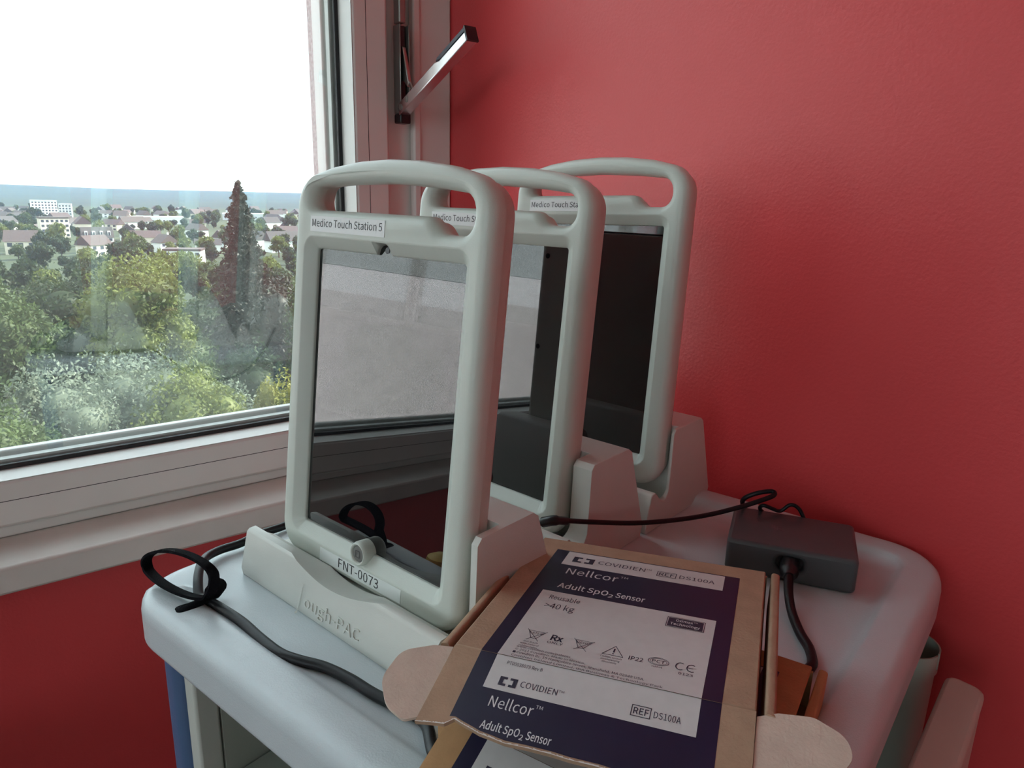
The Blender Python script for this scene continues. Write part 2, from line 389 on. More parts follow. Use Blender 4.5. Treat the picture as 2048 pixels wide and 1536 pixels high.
# fanlight opener: slim casing on the frame, lever folded out into the room
def opener():
    y0 = -0.0965
    t = thing('fanlight_opener', 'silver fanlight opener lever folded out from the window frame', 'window opener', T(0.004, y0, 1.30))
    def at(x, y, z): return T(x - 0.004, y - y0, z - 1.30)
    o = obj('rail_cover', bx(-0.004, 0.014, -0.0055, 0.0055, 0.145, 0.86), ALUD, t); bevel(o, 0.002, 2)
    bm = bmesh.new(); box(bm, -0.004, 0.016, -0.0065, -0.0045, 0.0202, 0.143); box(bm, -0.004, 0.016, 0.0085, 0.0105, 0.0202, 0.143); box(bm, -0.004, -0.001, -0.0045, 0.0085, 0.0202, 0.143)
    o = obj('housing', bm, ALUD, t); bevel(o, 0.0008, 1)
    o = obj('end_cap', bx(-0.004, 0.016, -0.007, 0.011, 0.006, 0.020), BLKP, t); bevel(o, 0.002, 2)
    bm = bmesh.new(); box(bm, -0.002, 0.009, -0.002, 0.006, 0.03, 0.142); o = obj('inner_slide', bm, mat('dark_metal', (0.06, 0.06, 0.065), 0.4, metal=0.7), t)
    bm = bmesh.new()
    prism(bm, [(0.004, 0.118), (0.014, 0.112), (0.030, 0.062), (0.026, 0.056), (0.010, 0.070), (0.004, 0.09)], lambda p: Vector((p[0], -0.001, p[1])), lambda p: Vector((p[0], 0.005, p[1])))
    prism(bm, [(0.016, 0.072), (0.022, 0.074), (0.048, 0.043), (0.043, 0.040)], lambda p: Vector((p[0], 0.0005, p[1])), lambda p: Vector((p[0], 0.0035, p[1])))
    o = obj('link_arm', bm, mat('steel_link', (0.55, 0.54, 0.52), 0.3, metal=1.0), t); bevel(o, 0.0008, 1)
    # lever
    base = Vector((0.010, 0, 0.024)); tip = Vector((0.190, 0, 0.1015)); d = (tip - base); Lr = d.length; ang = math.atan2(d.z, d.x)
    ML = T(*base) @ Matrix.Rotation(-ang, 4, 'Y')
    prof = [(0, -0.0075), (Lr, -0.0075), (Lr, 0.0045), (Lr * 0.66, 0.0045), (Lr * 0.60, 0.0085), (0, 0.0085)]
    bm = bmesh.new(); prism(bm, prof, lambda p: ML @ Vector((p[0], -0.008, p[1])), lambda p: ML @ Vector((p[0], 0.009, p[1])))
    lv = obj('lever', bm, ALU, t); bevel(lv, 0.0012, 2)
    bm = bmesh.new(); prism(bm, [(Lr * 0.61, 0.0082), (Lr * 0.665, 0.0046), (Lr * 1.0, 0.0046), (Lr * 1.0, 0.0115), (Lr * 0.64, 0.0115)], lambda p: ML @ Vector((p[0], -0.0082, p[1])), lambda p: ML @ Vector((p[0], 0.0092, p[1])))
    o = obj('grip_inlay', bm, mat('grip_blue_black', (0.02, 0.022, 0.04), 0.4), lv); bevel(o, 0.001, 1)
    o = obj('lever_cap', bx(Lr, Lr + 0.003, -0.0085, 0.0095, -0.008, 0.0118, M=ML), BLKP, lv)
    for u, v in ((0.010, 0.0), (0.030, 0.002)):
        bm = bmesh.new(); lathe(bm, [(0.0045, 0), (0.0045, 0.001), (0.003, 0.0014)], 16, ML @ T(u, -0.008, v) @ Matrix.Rotation(R(90), 4, 'X')); obj('rivet', bm, ALUD, lv, smooth=30)
opener()

# ------------------------------------------------------------------ cart
ZC = 0.894                                          # top surface of the cart
CA = R(13.681)
c_r = Vector((math.cos(CA), math.sin(CA), 0)); c_f = Vector((-math.sin(CA), math.cos(CA), 0))
def cartpt(r, f, z): return Vector((CAM.x, CAM.y, 0)) + c_r * r + c_f * f + Vector((0, 0, z))
def build_cart():
    cr, cf_, hw, hd = -0.3000, 0.4475, 0.2520, 0.2475
    cen = cartpt(cr, cf_, 0)
    t = thing('hospital_trolley', 'off-white plastic hospital trolley with blue corner posts in the room corner', 'trolley', T(cen.x, cen.y, 0) @ rotz(CA))
    def outline(d, n=14):
        """rounded rectangle inset by d; also tells how strongly the raised rim applies at each point"""
        out = []; Rr = max(0.052 - d, 0.012)
        for (sx, sy, a0) in ((1, -1, -90), (1, 1, 0), (-1, 1, 90), (-1, -1, 180)):
            cx, cy = sx * (hw - d - Rr), sy * (hd - d - Rr)
            for k in range(n + 1):
                a = R(a0 + 90 * k / n); out.append((cx + Rr * math.cos(a), cy + Rr * math.sin(a)))
        full = []                                   # add points along the straight sides
        for i in range(len(out)):
            p, q = Vector(out[i]), Vector(out[(i + 1) % len(out)]); full.append(tuple(p))
            if (i + 1) % (n + 1) == 0:
                for k in range(1, 16): full.append(tuple(p.lerp(q, k / 16)))
        return full
    def rimw(x, y):
        fr = lambda v, a, b: max(0, min(1, (v - a) / (b - a)))
        wr = fr(x, hw - 0.09, hw - 0.03) * fr(y, -hd + 0.05, -hd + 0.20)
        wb = fr(y, hd - 0.09, hd - 0.03) * fr(x, -hw + 0.03, -hw + 0.12)
        wf = 0.62 * fr(-y, hd - 0.034, hd - 0.028)
        return max(wr, wb, wf)
    prof = [(0.010, -0.033, 0), (0.004, -0.0328, 0), (0.0012, -0.0316, 0), (0.0, -0.029, 0), (0.0, -0.027, 0), (0.0, -0.0085, 0), (0.0, -0.0065, 0.05), (0.0009, -0.0034, 0.35), (0.0030, -0.0012, 0.7), (0.0062, -0.0002, 0.92), (0.0095, 0.0, 1.0),
            (0.016, 0.0, 1.0), (0.024, 0.0, 1.0), (0.028, 0.0, 0.95), (0.0305, 0.0, 0.85), (0.033, 0.0, 0.5), (0.037, 0.0, 0.22), (0.043, 0.0, 0.04), (0.052, 0.0, 0.0), (0.075, 0.0, 0.0)]
    rings = []
    for d, dz, k in prof:
        ol = outline(d); ref = outline(0.022)
        rings.append([Vector((p[0], p[1], ZC + dz + 0.009 * k * rimw(*q))) for p, q in zip(ol, ref)])
    bm = bmesh.new(); rings_mesh(bm, rings); obj('top', bm, CARTW, t, smooth=60)
    zt = ZC - 0.0325
    bwl, bwr, bdf, bdb = -hw + 0.020, hw - 0.060, -hd + 0.028, hd - 0.030
    # blue rounded corner posts
    for (x, y) in ((bwl + 0.012, bdf + 0.004), (bwl + 0.012, bdb - 0.012), (bwr - 0.012, bdf + 0.004), (bwr - 0.012, bdb - 0.012)):
        bm = bmesh.new(); pts = fillet([(x - 0.013, y - 0.013, 0.009), (x + 0.012, y - 0.013, 0.009), (x + 0.012, y + 0.013, 0.009), (x - 0.013, y + 0.013, 0.009)], 5)
        prism(bm, pts, lambda p: Vector((p[0], p[1], 0.13)), lambda p: Vector((p[0], p[1], zt + 0.001))); obj('corner_post', bm, CARTB, t, smooth=40)
    o = obj('side_panel', bx(bwl, bwl + 0.004, bdf + 0.018, bdb - 0.026, 0.14, zt), CARTP, t)
    o = obj('side_panel', bx(bwr - 0.004, bwr, bdf + 0.018, bdb - 0.026, 0.14, zt), CARTP, t)
    o = obj('back_panel', bx(bwl + 0.026, bwr - 0.026, bdb - 0.004, bdb, 0.14, zt), CARTP, t)
    # front frame around an open shelf bay
    for (a, b) in ((bwl + 0.0245, bwl + 0.040), (bwr - 0.040, bwr - 0.0245)):
        o = obj('front_upright', bx(a, b, bdf - 0.004, bdf + 0.016, 0.14, zt), CARTP, t); bevel(o, 0.0025, 2)
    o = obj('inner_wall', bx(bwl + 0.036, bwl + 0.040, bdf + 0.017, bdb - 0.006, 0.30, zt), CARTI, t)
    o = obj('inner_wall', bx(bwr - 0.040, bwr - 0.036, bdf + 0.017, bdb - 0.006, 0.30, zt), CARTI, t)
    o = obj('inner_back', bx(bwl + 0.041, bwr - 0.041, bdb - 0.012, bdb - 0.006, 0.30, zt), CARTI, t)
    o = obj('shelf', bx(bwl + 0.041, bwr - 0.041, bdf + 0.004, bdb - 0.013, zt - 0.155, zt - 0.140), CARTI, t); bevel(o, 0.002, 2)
    for k in range(3):
        za = 0.16 + k * 0.178
        d = obj('drawer', bx(bwl + 0.042, bwr - 0.042, bdf - 0.008, bdf + 0.30, za, za + 0.17), CARTW, t); bevel(d, 0.005, 3)
        h = obj('handle', bx(-0.09, 0.03, bdf - 0.024, bdf - 0.0085, za + 0.12, za + 0.135), CARTB, d); bevel(h, 0.004, 3)
    o = obj('base', bx(bwl - 0.006, bwr + 0.006, bdf - 0.010, bdb + 0.004, 0.095, 0.139), CARTB, t); bevel(o, 0.012, 3)
    for (x, y) in ((bwl + 0.04, bdf + 0.04), (bwl + 0.04, bdb - 0.04), (bwr - 0.04, bdf + 0.04), (bwr - 0.04, bdb - 0.04)):
        bm = bmesh.new(); lathe(bm, [(0.012, 0.072), (0.012, 0.095)], 12, T(x, y, 0)); box(bm, x - 0.018, x + 0.018, y - 0.014, y + 0.014, 0.052, 0.072)
        cst = obj('caster_fork', bm, ALUD, t)
        bm = bmesh.new(); lathe(bm, [(0.028, -0.011), (0.032, -0.007), (0.032, 0.007), (0.028, 0.011)], 20, T(x, y, 0.032) @ Matrix.Rotation(R(90), 4, 'X')); obj('caster_wheel', bm, BLACKR, cst, smooth=40)
    # narrow side bins hung on the trolley's right flank
    def side(r0, r1, f0, f1):   # cart r/f to local
        return r0 - cr, r1 - cr, f0 - cf_, f1 - cf_
    return t, cr, cf_
cart, c_r0, c_f0 = build_cart()
MC = cart.matrix_world.copy()
def side_bins():
    P = cartpt(-0.018, 0.50, 0.60)
    t = thing('side_bin', 'pale beige slim lidded bin hung on the trolley flank', 'bin', T(P.x, P.y, P.z) @ rotz(CA - R(2)))
    bm = bmesh.new(); prism(bm, fillet([(-0.017, -0.20, 0.008), (0.010, -0.20, 0.008), (0.0105, 0.108, 0.010), (-0.017, 0.112, 0.008)], 4), lambda p: Vector((p[0] * 0.92, p[1] * 0.97, 0.0)), lambda p: Vector((p[0] * 0.95, p[1] * 0.99, 0.226)))
    obj('body', bm, BINP, t, smooth=40)
    bm = bmesh.new(); prism(bm, fillet([(-0.017, -0.20, 0.008), (0.010, -0.20, 0.008), (0.0105, 0.108, 0.010), (-0.017, 0.112, 0.008)], 4), lambda p: Vector((p[0], p[1], 0.2265)), lambda p: Vector((p[0], p[1], 0.238)))
    o = obj('lid', bm, BINP, t); bevel(o, 0.003, 3, 50)
    P = cartpt(-0.0635, 0.632, 0.58)
    t2 = thing('round_container', 'grey-green round open container with a notched rim beside the trolley', 'container', T(P.x, P.y, P.z) @ rotz(CA))
    bm = bmesh.new(); lathe(bm, [(0.021, 0.0), (0.023, 0.24), (0.0245, 0.243), (0.0245, 0.262), (0.0232, 0.262), (0.0222, 0.243), (0.019, 0.01)], 40, None, True, True)
    o = obj('wall', bm, BING, t2, smooth=35)
    cb = obj('c', bx(0.017, 0.03, -0.006, -0.003, 0.247, 0.30), None); cb.parent = t2
    bpy.context.view_layer.update(); boolean(o, [cb])
    bm = bmesh.new(); lathe(bm, [(0.0218, 0.232), (0.0218, 0.236), (0.016, 0.237)], 40); obj('inner_lid', bm, BING, t2, smooth=35)
side_bins()

# ------------------------------------------------------------------ tablets
POSES = [((0.5724, -0.4404, 1.0507), 40.5431, 6.25, -0.1734), ((0.5056, -0.2926, 1.0530), 41.5513, 5.5882, -0.11), ((0.4981, -0.1649, 1.0678), 42.3056, 5.9766, 1.327)]
def pose_matrix(p):
    (x, y, z), yaw, tilt, roll = p
    return T(x, y, z) @ rotz(R(52.128 - yaw)) @ Matrix.Rotation(-R(tilt), 4, 'X') @ Matrix.Rotation(-R(roll), 4, 'Y')
UP = Matrix.Rotation(R(90), 4, 'X')          # plate xy -> tablet xz, plate +z -> tablet -y (front)
TH = 0.027
def tablet_meshes():
    mm = 0.001
    ol = fillet([(-105, -138, 24), (105, -138, 24), (103.5, 161, 33), (62, 170.6, 30), (32, 174.2, 30), (0, 175.4, 40), (-32, 174.2, 30), (-62, 170.6, 30), (-103.5, 161, 33)], 8)
    hole = fillet([(-85, 139, 9), (47, 138.5, 13), (58, 127.5, 13), (86, 127.5, 11), (86, 153, 14), (45, 157.2, 20), (0, 159.5, 40), (-45, 158.4, 20), (-85, 155.5, 9)], 6)
    opn = fillet([(-80, -110, 2.5), (80, -110, 2.5), (80, 110, 2.5), (-80, 110, 2.5)], 4)
    sc = lambda lp: [(p[0] * mm, p[1] * mm) for p in lp]
    ol, hole = sc(ol), sc(hole)
    opn = sc(opn[:-5]) + [(0.0145 - 0.001 * k, 0.110) for k in range(30)] + sc(opn[-5:])     # dense points where the camera notch sits
    def notch(p, d):
        u, v = p
        if v > 0.1 and abs(u) < 0.0085: v = max(v, 0.110 + 0.0078 * math.sqrt(max(0.0, 1 - (u / 0.0085) ** 2)))
        return (u, v)
    def to3(lp, depth): return [Vector((p[0], depth, p[1])) for p in lp]
    def finish(bm):
        bmesh.ops.remove_doubles(bm, verts=bm.verts, dist=2e-5); bmesh.ops.recalc_face_normals(bm, faces=bm.faces)
        me = bpy.data.meshes.new('shell'); bm.to_mesh(me); bm.free()
        for p in me.polygons: p.use_smooth = True
        me.set_sharp_from_angle(angle=R(38)); me.materials.append(PLA)
        return me
    # front shell: flat face, rounded outer rim, rounded grip opening, chamfer falling to the glass
    P_OUT = [(7.0, 0), (4.6, .45), (2.7, 1.6), (1.2, 3.5), (.3, 6.0), (0, 8.5), (0, 13.2), (.8, 13.9), (3.2, 14.0)]
    P_HOLE = [(7.5, 0), (5.0, .6), (2.8, 2.0), (1.1, 4.4), (.2, 7.0), (0, 9.5), (0, 13.5), (.8, 13.6)]
    P_OPN = [(10.0, 0), (9.2, .15), (8.4, .65), (1.0, 6.0), (.2, 6.8), (0, 7.6), (0, 9.6)]
    bm = plate([offset(ol, -.0070), offset(hole, .0075), offset(opn, .0100)], 0.0, 0.0)
    bmesh.ops.transform(bm, matrix=UP, verts=bm.verts)
    rings_mesh(bm, [to3(offset(ol, -d * mm), w_ * mm) for d, w_ in P_OUT], False, False)
    rings_mesh(bm, [to3(offset(hole, d * mm), w_ * mm) for d, w_ in P_HOLE], False, False)
    rings_mesh(bm, [to3([notch(p, d) for p in offset(opn, d * mm)], w_ * mm) for d, w_ in P_OPN], False, False)
    front = finish(bm)
    P_OUT = [(7.2, 27), (5.0, 26.5), (3.4, 25.2), (2.7, 23.0), (2.4, 20.5), (2.4, 14.4), (3.4, 14.1)]
    bm = plate([offset(ol, -.0072), offset(hole, .0072)], 0.0, 0.0)
    bmesh.ops.transform(bm, matrix=T(0, TH, 0) @ UP, verts=bm.verts)
    rings_mesh(bm, [to3(offset(ol, -d * mm), w_ * mm) for d, w_ in P_OUT], False, False)
    rings_mesh(bm, [to3(offset(hole, d * mm), w_ * mm) for d, w_ in P_OUT], False, False)
    back = finish(bm)
    return front, back
T_FRONT, T_BACK = tablet_meshes()
def make_tablet(idx, label, station, tag_text=None):
    M = pose_matrix(POSES[idx])
    t = thing('tablet', label, 'tablet', M @ T(0, 0, -0.138), 'tablets standing in the docks')
    D = T(0, 0, 0.138)
    link('front_bezel', T_FRONT, PLA, t, D); link('back_shell', T_BACK, PLA, t, D)
    bm = bmesh.new(); prism(bm, fillet([(-0.0866, -0.1166, 0.004), (0.0866, -0.1166, 0.004), (0.0866, 0.1166, 0.004), (-0.0866, 0.1166, 0.004)], 3), lambda p: Vector((p[0], 0.0088, p[1])), lambda p: Vector((p[0], 0.0125, p[1])))
    s = obj('screen', bm, SCREEN, t, D)
    bm = bmesh.new(); lathe(bm, [(0.0022, 0), (0.0022, 0.0004)], 16, T(0, 0.0088, 0.1135) @ Matrix.Rotation(R(90), 4, 'X')); obj('camera_lens', bm, mat('lens', (0.02, 0.02, 0.03), 0.1), s)
    # home button in its raised collar
    B = T(0, 0.0, -0.1105) @ Matrix.Rotation(R(90), 4, 'X')
    bm = bmesh.new(); lathe(bm, [(0.0094, -0.011), (0.0094, -0.0010), (0.0088, 0.0010), (0.0079, 0.0020), (0.0070, 0.0017), (0.0064, 0.0006), (0.0061, -0.001)], 32, B, True, True)
    c = obj('button_collar', bm, PLA, t, D, smooth=40)
    bm = bmesh.new(); lathe(bm, [(0.0060, -0.0010), (0.0060, 0.0006), (0.0052, 0.0011), (0.003, 0.0010)], 32, B); b = obj('home_button', bm, GREYB, t, D, smooth=40)
    bm = bmesh.new(); sq = fillet([(-0.0025, -0.0025, 0.0008), (0.0025, -0.0025, 0.0008), (0.0025, 0.0025, 0.0008), (-0.0025, 0.0025, 0.0008)], 3); stroke(bm, sq, 0.0006, B, 0.00135, True)
    flatprint('button_mark', bm, mat('button_mark_dark', (0.08, 0.08, 0.075), 0.6), b)
    F = T(0, 0, 0) @ UP
    # label tape
    bm = bmesh.new(); prism(bm, [(-0.0815, 0.1225), (0.0060, 0.1222), (0.0060, 0.1336), (-0.0815, 0.1340)], lambda p: F @ Vector((p[0], p[1], 0.00005)), lambda p: F @ Vector((p[0], p[1], 0.0003)))
    lb = obj('name_label', bm, LABELW, t, D)
    bm = bmesh.new(); text(bm, 'Medico Touch Station %d' % station, -0.0790, 0.1262, 0.0054, 0.0825, F @ T(0, 0, 0.00042)); flatprint('label_text', bm, INK, lb)
    if tag_text:
        bm = bmesh.new(); prism(bm, [(-0.0480, -0.1320), (0.0490, -0.1310), (0.0490, -0.1205), (-0.0480, -0.1215)], lambda p: F @ Vector((p[0], p[1], 0.00005)), lambda p: F @ Vector((p[0], p[1], 0.00025)))
        st = obj('inventory_sticker', bm, LABELC, t, D)
        bm = bmesh.new(); text(bm, tag_text, -0.0235, -0.1295, 0.0072, 0.0480, F @ T(0, 0, 0.0004)); flatprint('sticker_text', bm, INK, st)
    # rear screws
    for (x, z) in ((-0.095, -0.10), (0.095, -0.10), (-0.095, 0.02), (0.095, 0.02), (-0.092, 0.12), (0.092, 0.12)):
        bm = bmesh.new(); lathe(bm, [(0.0028, 0), (0.0028, 0.0006), (0.002, 0.0009)], 14, T(x, TH, z) @ Matrix.Rotation(R(-90), 4, 'X')); obj('screw', bm, BLKP, t, D)
    return t
make_tablet(0, 'foremost rugged white tablet with inventory sticker, nearest the camera', 5, 'FNT-0073')
make_tablet(1, 'middle rugged white tablet between the two other docked tablets', 4)
make_tablet(2, 'rearmost rugged white tablet, its screen dark, nearest the red wall', 3)

# ------------------------------------------------------------------ docks
DOCKS = [(0, 0.0, -0.0462, 40.6), (1, 0.0135, -0.0437, 41.0), (2, -0.002, -0.0375, 40.6)]
def make_dock(i, du, df, yaw, label, mark=False):
    (px, py, pz), tyaw, tilt, roll = POSES[i]
    a = R(52.128 - yaw); ri = Vector((math.cos(a), math.sin(a), 0)); fw = Vector((-math.sin(a), math.cos(a), 0))
    P = Vector((px, py, 0)) + ri * du + fw * df; P.z = ZC + 0.0003
    M = T(*P) @ rotz(a)
    t = thing('docking_station', label, 'docking station', M, 'docks on the trolley')
    H = 0.114
    prof = [(0.0010, 0.0), (0.0, 0.006), (0.0072, 0.0360), (0.0095, 0.0380), (0.0150, 0.0383), (0.0250, 0.0285), (0.0310, 0.0250), (0.036, 0.0265), (0.0400, 0.034), (0.0420, 0.090), (0.046, 0.0945),
            (0.098, 0.0950), (0.1035, 0.0910), (0.131, 0.010), (0.128, 0.0)]
    bm = bmesh.new(); prism(bm, prof, lambda p: Vector((-H, p[0], p[1])), lambda p: Vector((H, p[0], p[1])))
    o = obj('body', bm, DOCKM, t)
    bpy.context.view_layer.update()
    # slot for the tablet (seated position: rim 18 mm above the trolley)
    zs = ZC + 0.0175; pm = pose_matrix(((px, py, pz), tyaw, tilt, 0.0))
    drop = pz - 0.138 * math.cos(R(tilt)) - zs
    bm = bmesh.new(); prism(bm, fillet([(-0.150, -0.1385 - max(0, drop), 0.004), (0.1085, -0.1385 - max(0, drop), 0.020), (0.1085, 0.1, 0), (-0.150, 0.1, 0)], 6), lambda p: pm @ Vector((p[0], -0.0008, p[1])), lambda p: pm @ Vector((p[0], TH + 0.002, p[1])))
    c1 = obj('cut', bm, None)
    # soft dip in the front lip
    pts = []
    for k in range(25):
        u = -0.062 + 0.124 * k / 24; s = max(0.0, math.cos(u / 0.062 * math.pi / 2)) ** 1.2; pts.append((u, 0.0412 - 0.0122 * s))
    pts = [(-0.062, 0.07)] + pts + [(0.062, 0.07)]
    bm = bmesh.new(); prism(bm, [(p[0], p[1]) for p in pts], lambda p: Vector((p[0], -0.004, p[1] + 0.0040)), lambda p: Vector((p[0], 0.0310, p[1] - 0.0085)))
    c2 = obj('cut', bm, None, None, M)
    boolean(o, [c1, c2])
    bevel(o, 0.0045, 3, 38, 20)
    if mark:
        F = T(0, -0.00150, 0) @ Matrix.Rotation(R(90 - 13.5), 4, 'X')
        bm = bmesh.new(); text(bm, 'ough-PAC', -0.024, 0.0080, 0.0085, 0.066, F, ext=0.0009)
        stroke(bm, [(-0.0265, 0.0235), (-0.0285, 0.0225), (-0.0295, 0.002), (-0.0315, 0.0005)], 0.0013, F, 0.0017)
        obj('embossed_lettering', bm, DOCKM, t)
    # rear socket
    bm = bmesh.new(); box(bm, -0.012, 0.012, 0.117, 0.128, 0.024, 0.034); obj('rear_socket', bm, BLKP, t)
    return t
make_dock(0, *DOCKS[0][1:], 'foremost white docking station with embossed lettering on its lip', True)
make_dock(1, *DOCKS[1][1:], 'middle white docking station behind the foremost one')
make_dock(2, *DOCKS[2][1:], 'rearmost white docking station next to the red wall')

# ------------------------------------------------------------------ sensor boxes
mm = 0.001
def covidien_logo(bm, x, y, wd, h, M):
    g = wd * 0.13; a = wd * 0.42; t = h * 0.36
    poly(bm, [(x, y), (x + a, y), (x + a, y + t * .72), (x + a * .55, y + t * .72), (x + a * .55, y + h - t * .72), (x + a, y + h - t * .72), (x + a, y + h), (x, y + h)], M)
    x2 = x + wd - a
    poly(bm, [(x2, y), (x2 + a, y), (x2 + a, y + h), (x2, y + h), (x2, y + h - t * .72), (x2 + a * .45, y + h - t * .72), (x2 + a * .45, y + t * .72), (x2, y + t * .72)], M)
def frame_rect(bm, x0, x1, y0, y1, wd, M): stroke(bm, [(x0, y0), (x1, y0), (x1, y1), (x0, y1)], wd, M, 0, True)
def build_box(label, M, flap_deg, ears, kraft, hgt, full_print, group, tear):
    """square carton: lid plane is local z=0, x right, y towards the back; crease of the front flap at y=-80 mm"""
    t = thing('sensor_box', label, 'box', M @ T(0, 0, -hgt), group)
    D = T(0, 0, hgt)
    o = obj('lid', bx(-.080, .080, -.080, .080, -.0022, 0), kraft, t, D); bevel(o, 0.0009, 2)
    bm = bmesh.new(); box(bm, -.081, .081, -.079, .079, -hgt, -hgt + .002)
    box(bm, -.081, .081, .0765, .079, -hgt + .002, -.0026); box(bm, -.081, .081, -.079, -.0765, -hgt + .002, -.012)
    o = obj('tray', bm, kraft, t, D)
    for s in (-1, 1):
        bm = bmesh.new(); pts = fillet([(s * .0825, -hgt, 0), (s * .0885, -hgt, 0), (s * .0892, -.0015, .0018), (s * .0838, -.0005, .0018)], 3)
        prism(bm, pts, lambda p: Vector((p[0], -.0795, p[1])), lambda p: Vector((p[0], .081, p[1])))
        o = obj('side_wall', bm, kraft, t, D, smooth=40)
    # front flap hinged at the crease
    th = R(flap_deg); MF = D @ T(0, -.080, -.0004) @ Matrix.Rotation(th, 4, 'X')     # local -y runs down the flap
    pts = [(-80, 0), (-80, -tear[0][1] + 4)] + [(a, -b) for a, b in tear] + [(80, -tear[-1][1] + 2), (80, 0)]
    bm = bmesh.new(); prism(bm, [(a * mm, b * mm) for a, b in pts], lambda p: Vector((p[0], p[1], -.0022)), lambda p: Vector((p[0], p[1], 0)))
    fl = obj('front_flap', bm, kraft, t, MF)
    if ears:
        for s, pts, dip in ((-1, [(-80.5, -1, 0), (-91, -4, 8), (-106, -14, 12), (-108, -34, 14), (-98, -47, 14), (-86, -51, 4), (-79, -46, 0)], -10),
                            (1, [(80.5, -2, 0), (90, 3, 6), (106, 6, 8), (120, 0, 10), (123, -10, 10), (116, -22, 8), (108, -36, 10), (96, -44, 6), (80.2, -42, 0)], 4)):
            q = fillet(pts, 4)
            if s > 0: q = q[::-1]
            me_ = T(s * .0795, 0, 0) @ Matrix.Rotation(R(dip) * s, 4, 'Y') @ T(-s * .0795, 0, 0)
            bm = bmesh.new(); prism(bm, [(a * mm, b * mm) for a, b in q], lambda p: me_ @ Vector((p[0], p[1], -.0030)), lambda p: me_ @ Vector((p[0], p[1], -.0010)))
            ob = obj('ear_flap', bm, KRAFT_PALE, fl)
            bpy.context.view_layer.update()
    # printed label: wraps over lid and flap
    Z1, Z2, Z3 = .00012, .00024, .00036
    bm = bmesh.new(); rect(bm, -.064, .064, -.0802, .0625, T(0, 0, Z1)); nav = flatprint('label_navy', bm, NAVY, t, D)
    bm = bmesh.new(); q = [(a * mm, -b * mm) for a, b in tear if -64 <= a <= 64]
    poly(bm, [(-.064, 0)] + [(-.064, q[0][1] + .001)] + [(a, b + .0015) for a, b in q] + [(.064, q[-1][1] + .001), (.064, 0)], T(0, 0, Z1)); nf = flatprint('flap_navy', bm, NAVY, fl)
    bm = bmesh.new(); rect(bm, -.0545, .0545, .0395, .0612, T(0, 0, Z2)); rect(bm, -.0543, .0543, -.0802, -.0011, T(0, 0, Z2)); flatprint('label_white', bm, PAPER, t, D)
    bm = bmesh.new(); rect(bm, -.0543, .0543, -.0218, 0, T(0, 0, Z2)); flatprint('flap_white', bm, PAPER, fl)
    ML = T(0, 0, Z3)
    # lid lettering
    bw = bmesh.new(); bd = bmesh.new()
    text(bw, 'Nellcor', -.0475, .0262, .0085, .0355, ML); text(bw, 'TM', -.0110, .0325, .0026, .0050, ML)
    text(bw, 'Adult SpO', -.0470, .0052, .0064, .0335, ML, bold=.012); text(bw, '2', -.0130, .0036, .0042, .0032, ML, bold=.012); text(bw, 'Sensor', -.0085, .0052, .0064, .0185, ML, bold=.012)
    covidien_logo(bd, -.0485, .0455, .0150, .0085, ML)
    text(bd, 'COVIDIEN', -.0305, .0480, .0052, .0330, ML); text(bd, 'TM', .0030, .0512, .0018, .0035, ML)
    frame_rect(bd, .0110, .0235, .0455, .0525, .0005, ML); text(bd, 'REF', .0122, .0468, .0044, .0102, ML, bold=.012); text(bd, 'DS100A', .0258, .0466, .0048, .0230, ML)
    text(bd, 'Reusable', -.0472, -.0115, .0052, .0198, ML); text(bd, '>40 kg', -.0470, -.0228, .0062, .0190, ML)
    rect(bd, .0275, .0478, -.0168, -.0068, ML); frame_rect(bd, .0268, .0485, -.0175, -.0061, .0004, ML)
    MW = T(0, 0, Z3 + .00012)
    text(bw, 'Oximax', .0318, -.0106, .0026, .0100, MW, bold=.012); text(bw, 'TM', .0421, -.0092, .0012, .0022, MW); text(bw, 'Technology', .0290, -.0150, .0026, .0172, MW, bold=.012)
    if full_print:
        for (x, wd, s) in ((-.0470, .0118, 'LATEX'), (-.0192, .0118, 'DEHP')):
            stroke(bd, [(x + .001, -.0512), (x + wd - .001, -.0512), (x + wd * .62, -.0590), (x + wd * .38, -.0590)], .00035, ML, 0, True)
            stroke(bd, [(x, -.0502), (x + wd * .8, -.0612)], .00035, ML); stroke(bd, [(x + wd, -.0502), (x + wd * .2, -.0612)], .00035, ML)
            text(bd, s, x + wd * .2, -.0545, .0022, wd * .6, ML)
        for k, s in enumerate(('Not made', 'with natural', 'rubber latex')): text(bd, s, -.0410, -.0640 - k * .0024, .0016, .0085 if k == 0 else .0108, ML, align='C')
        text(bd, 'Rx', -.0318, -.0570, .0056, .0072, ML, bold=.03); text(bd, 'ONLY', -.0326, -.0605, .0022, .0090, ML)
        stroke(bd, [(-.0010, -.0595), (.0105, -.0595), (.0047, -.0500)], .0004, ML, 0, True); rect(bd, .0043, .0052, -.0566, -.0528, ML); rect(bd, .0043, .0052, -.0583, -.0574, ML)
        for k, s in enumerate(('Caution, consult', 'accompanying', 'documents')): text(bd, s, .0045, -.0625 - k * .0024, .0016, (.0118, .0105, .0080)[k], ML, align='C')
        text(bd, 'IP22', .0135, -.0600, .0036, .0078, ML, bold=.01)
        el = [(.0292 + .0055 * math.cos(q * math.pi / 12), -.0563 + .0036 * math.sin(q * math.pi / 12)) for q in range(24)]; stroke(bd, el, .00035, ML, 0, True)
        el = [(.0292 + .0045 * math.cos(q * math.pi / 12), -.0563 + .0028 * math.sin(q * math.pi / 12)) for q in range(24)]; stroke(bd, el, .00025, ML, 0, True)
        text(bd, 'PCT', .0258, -.0577, .0028, .0068, ML); text(bd, 'HM04', .0265, -.0622, .0014, .0055, ML)
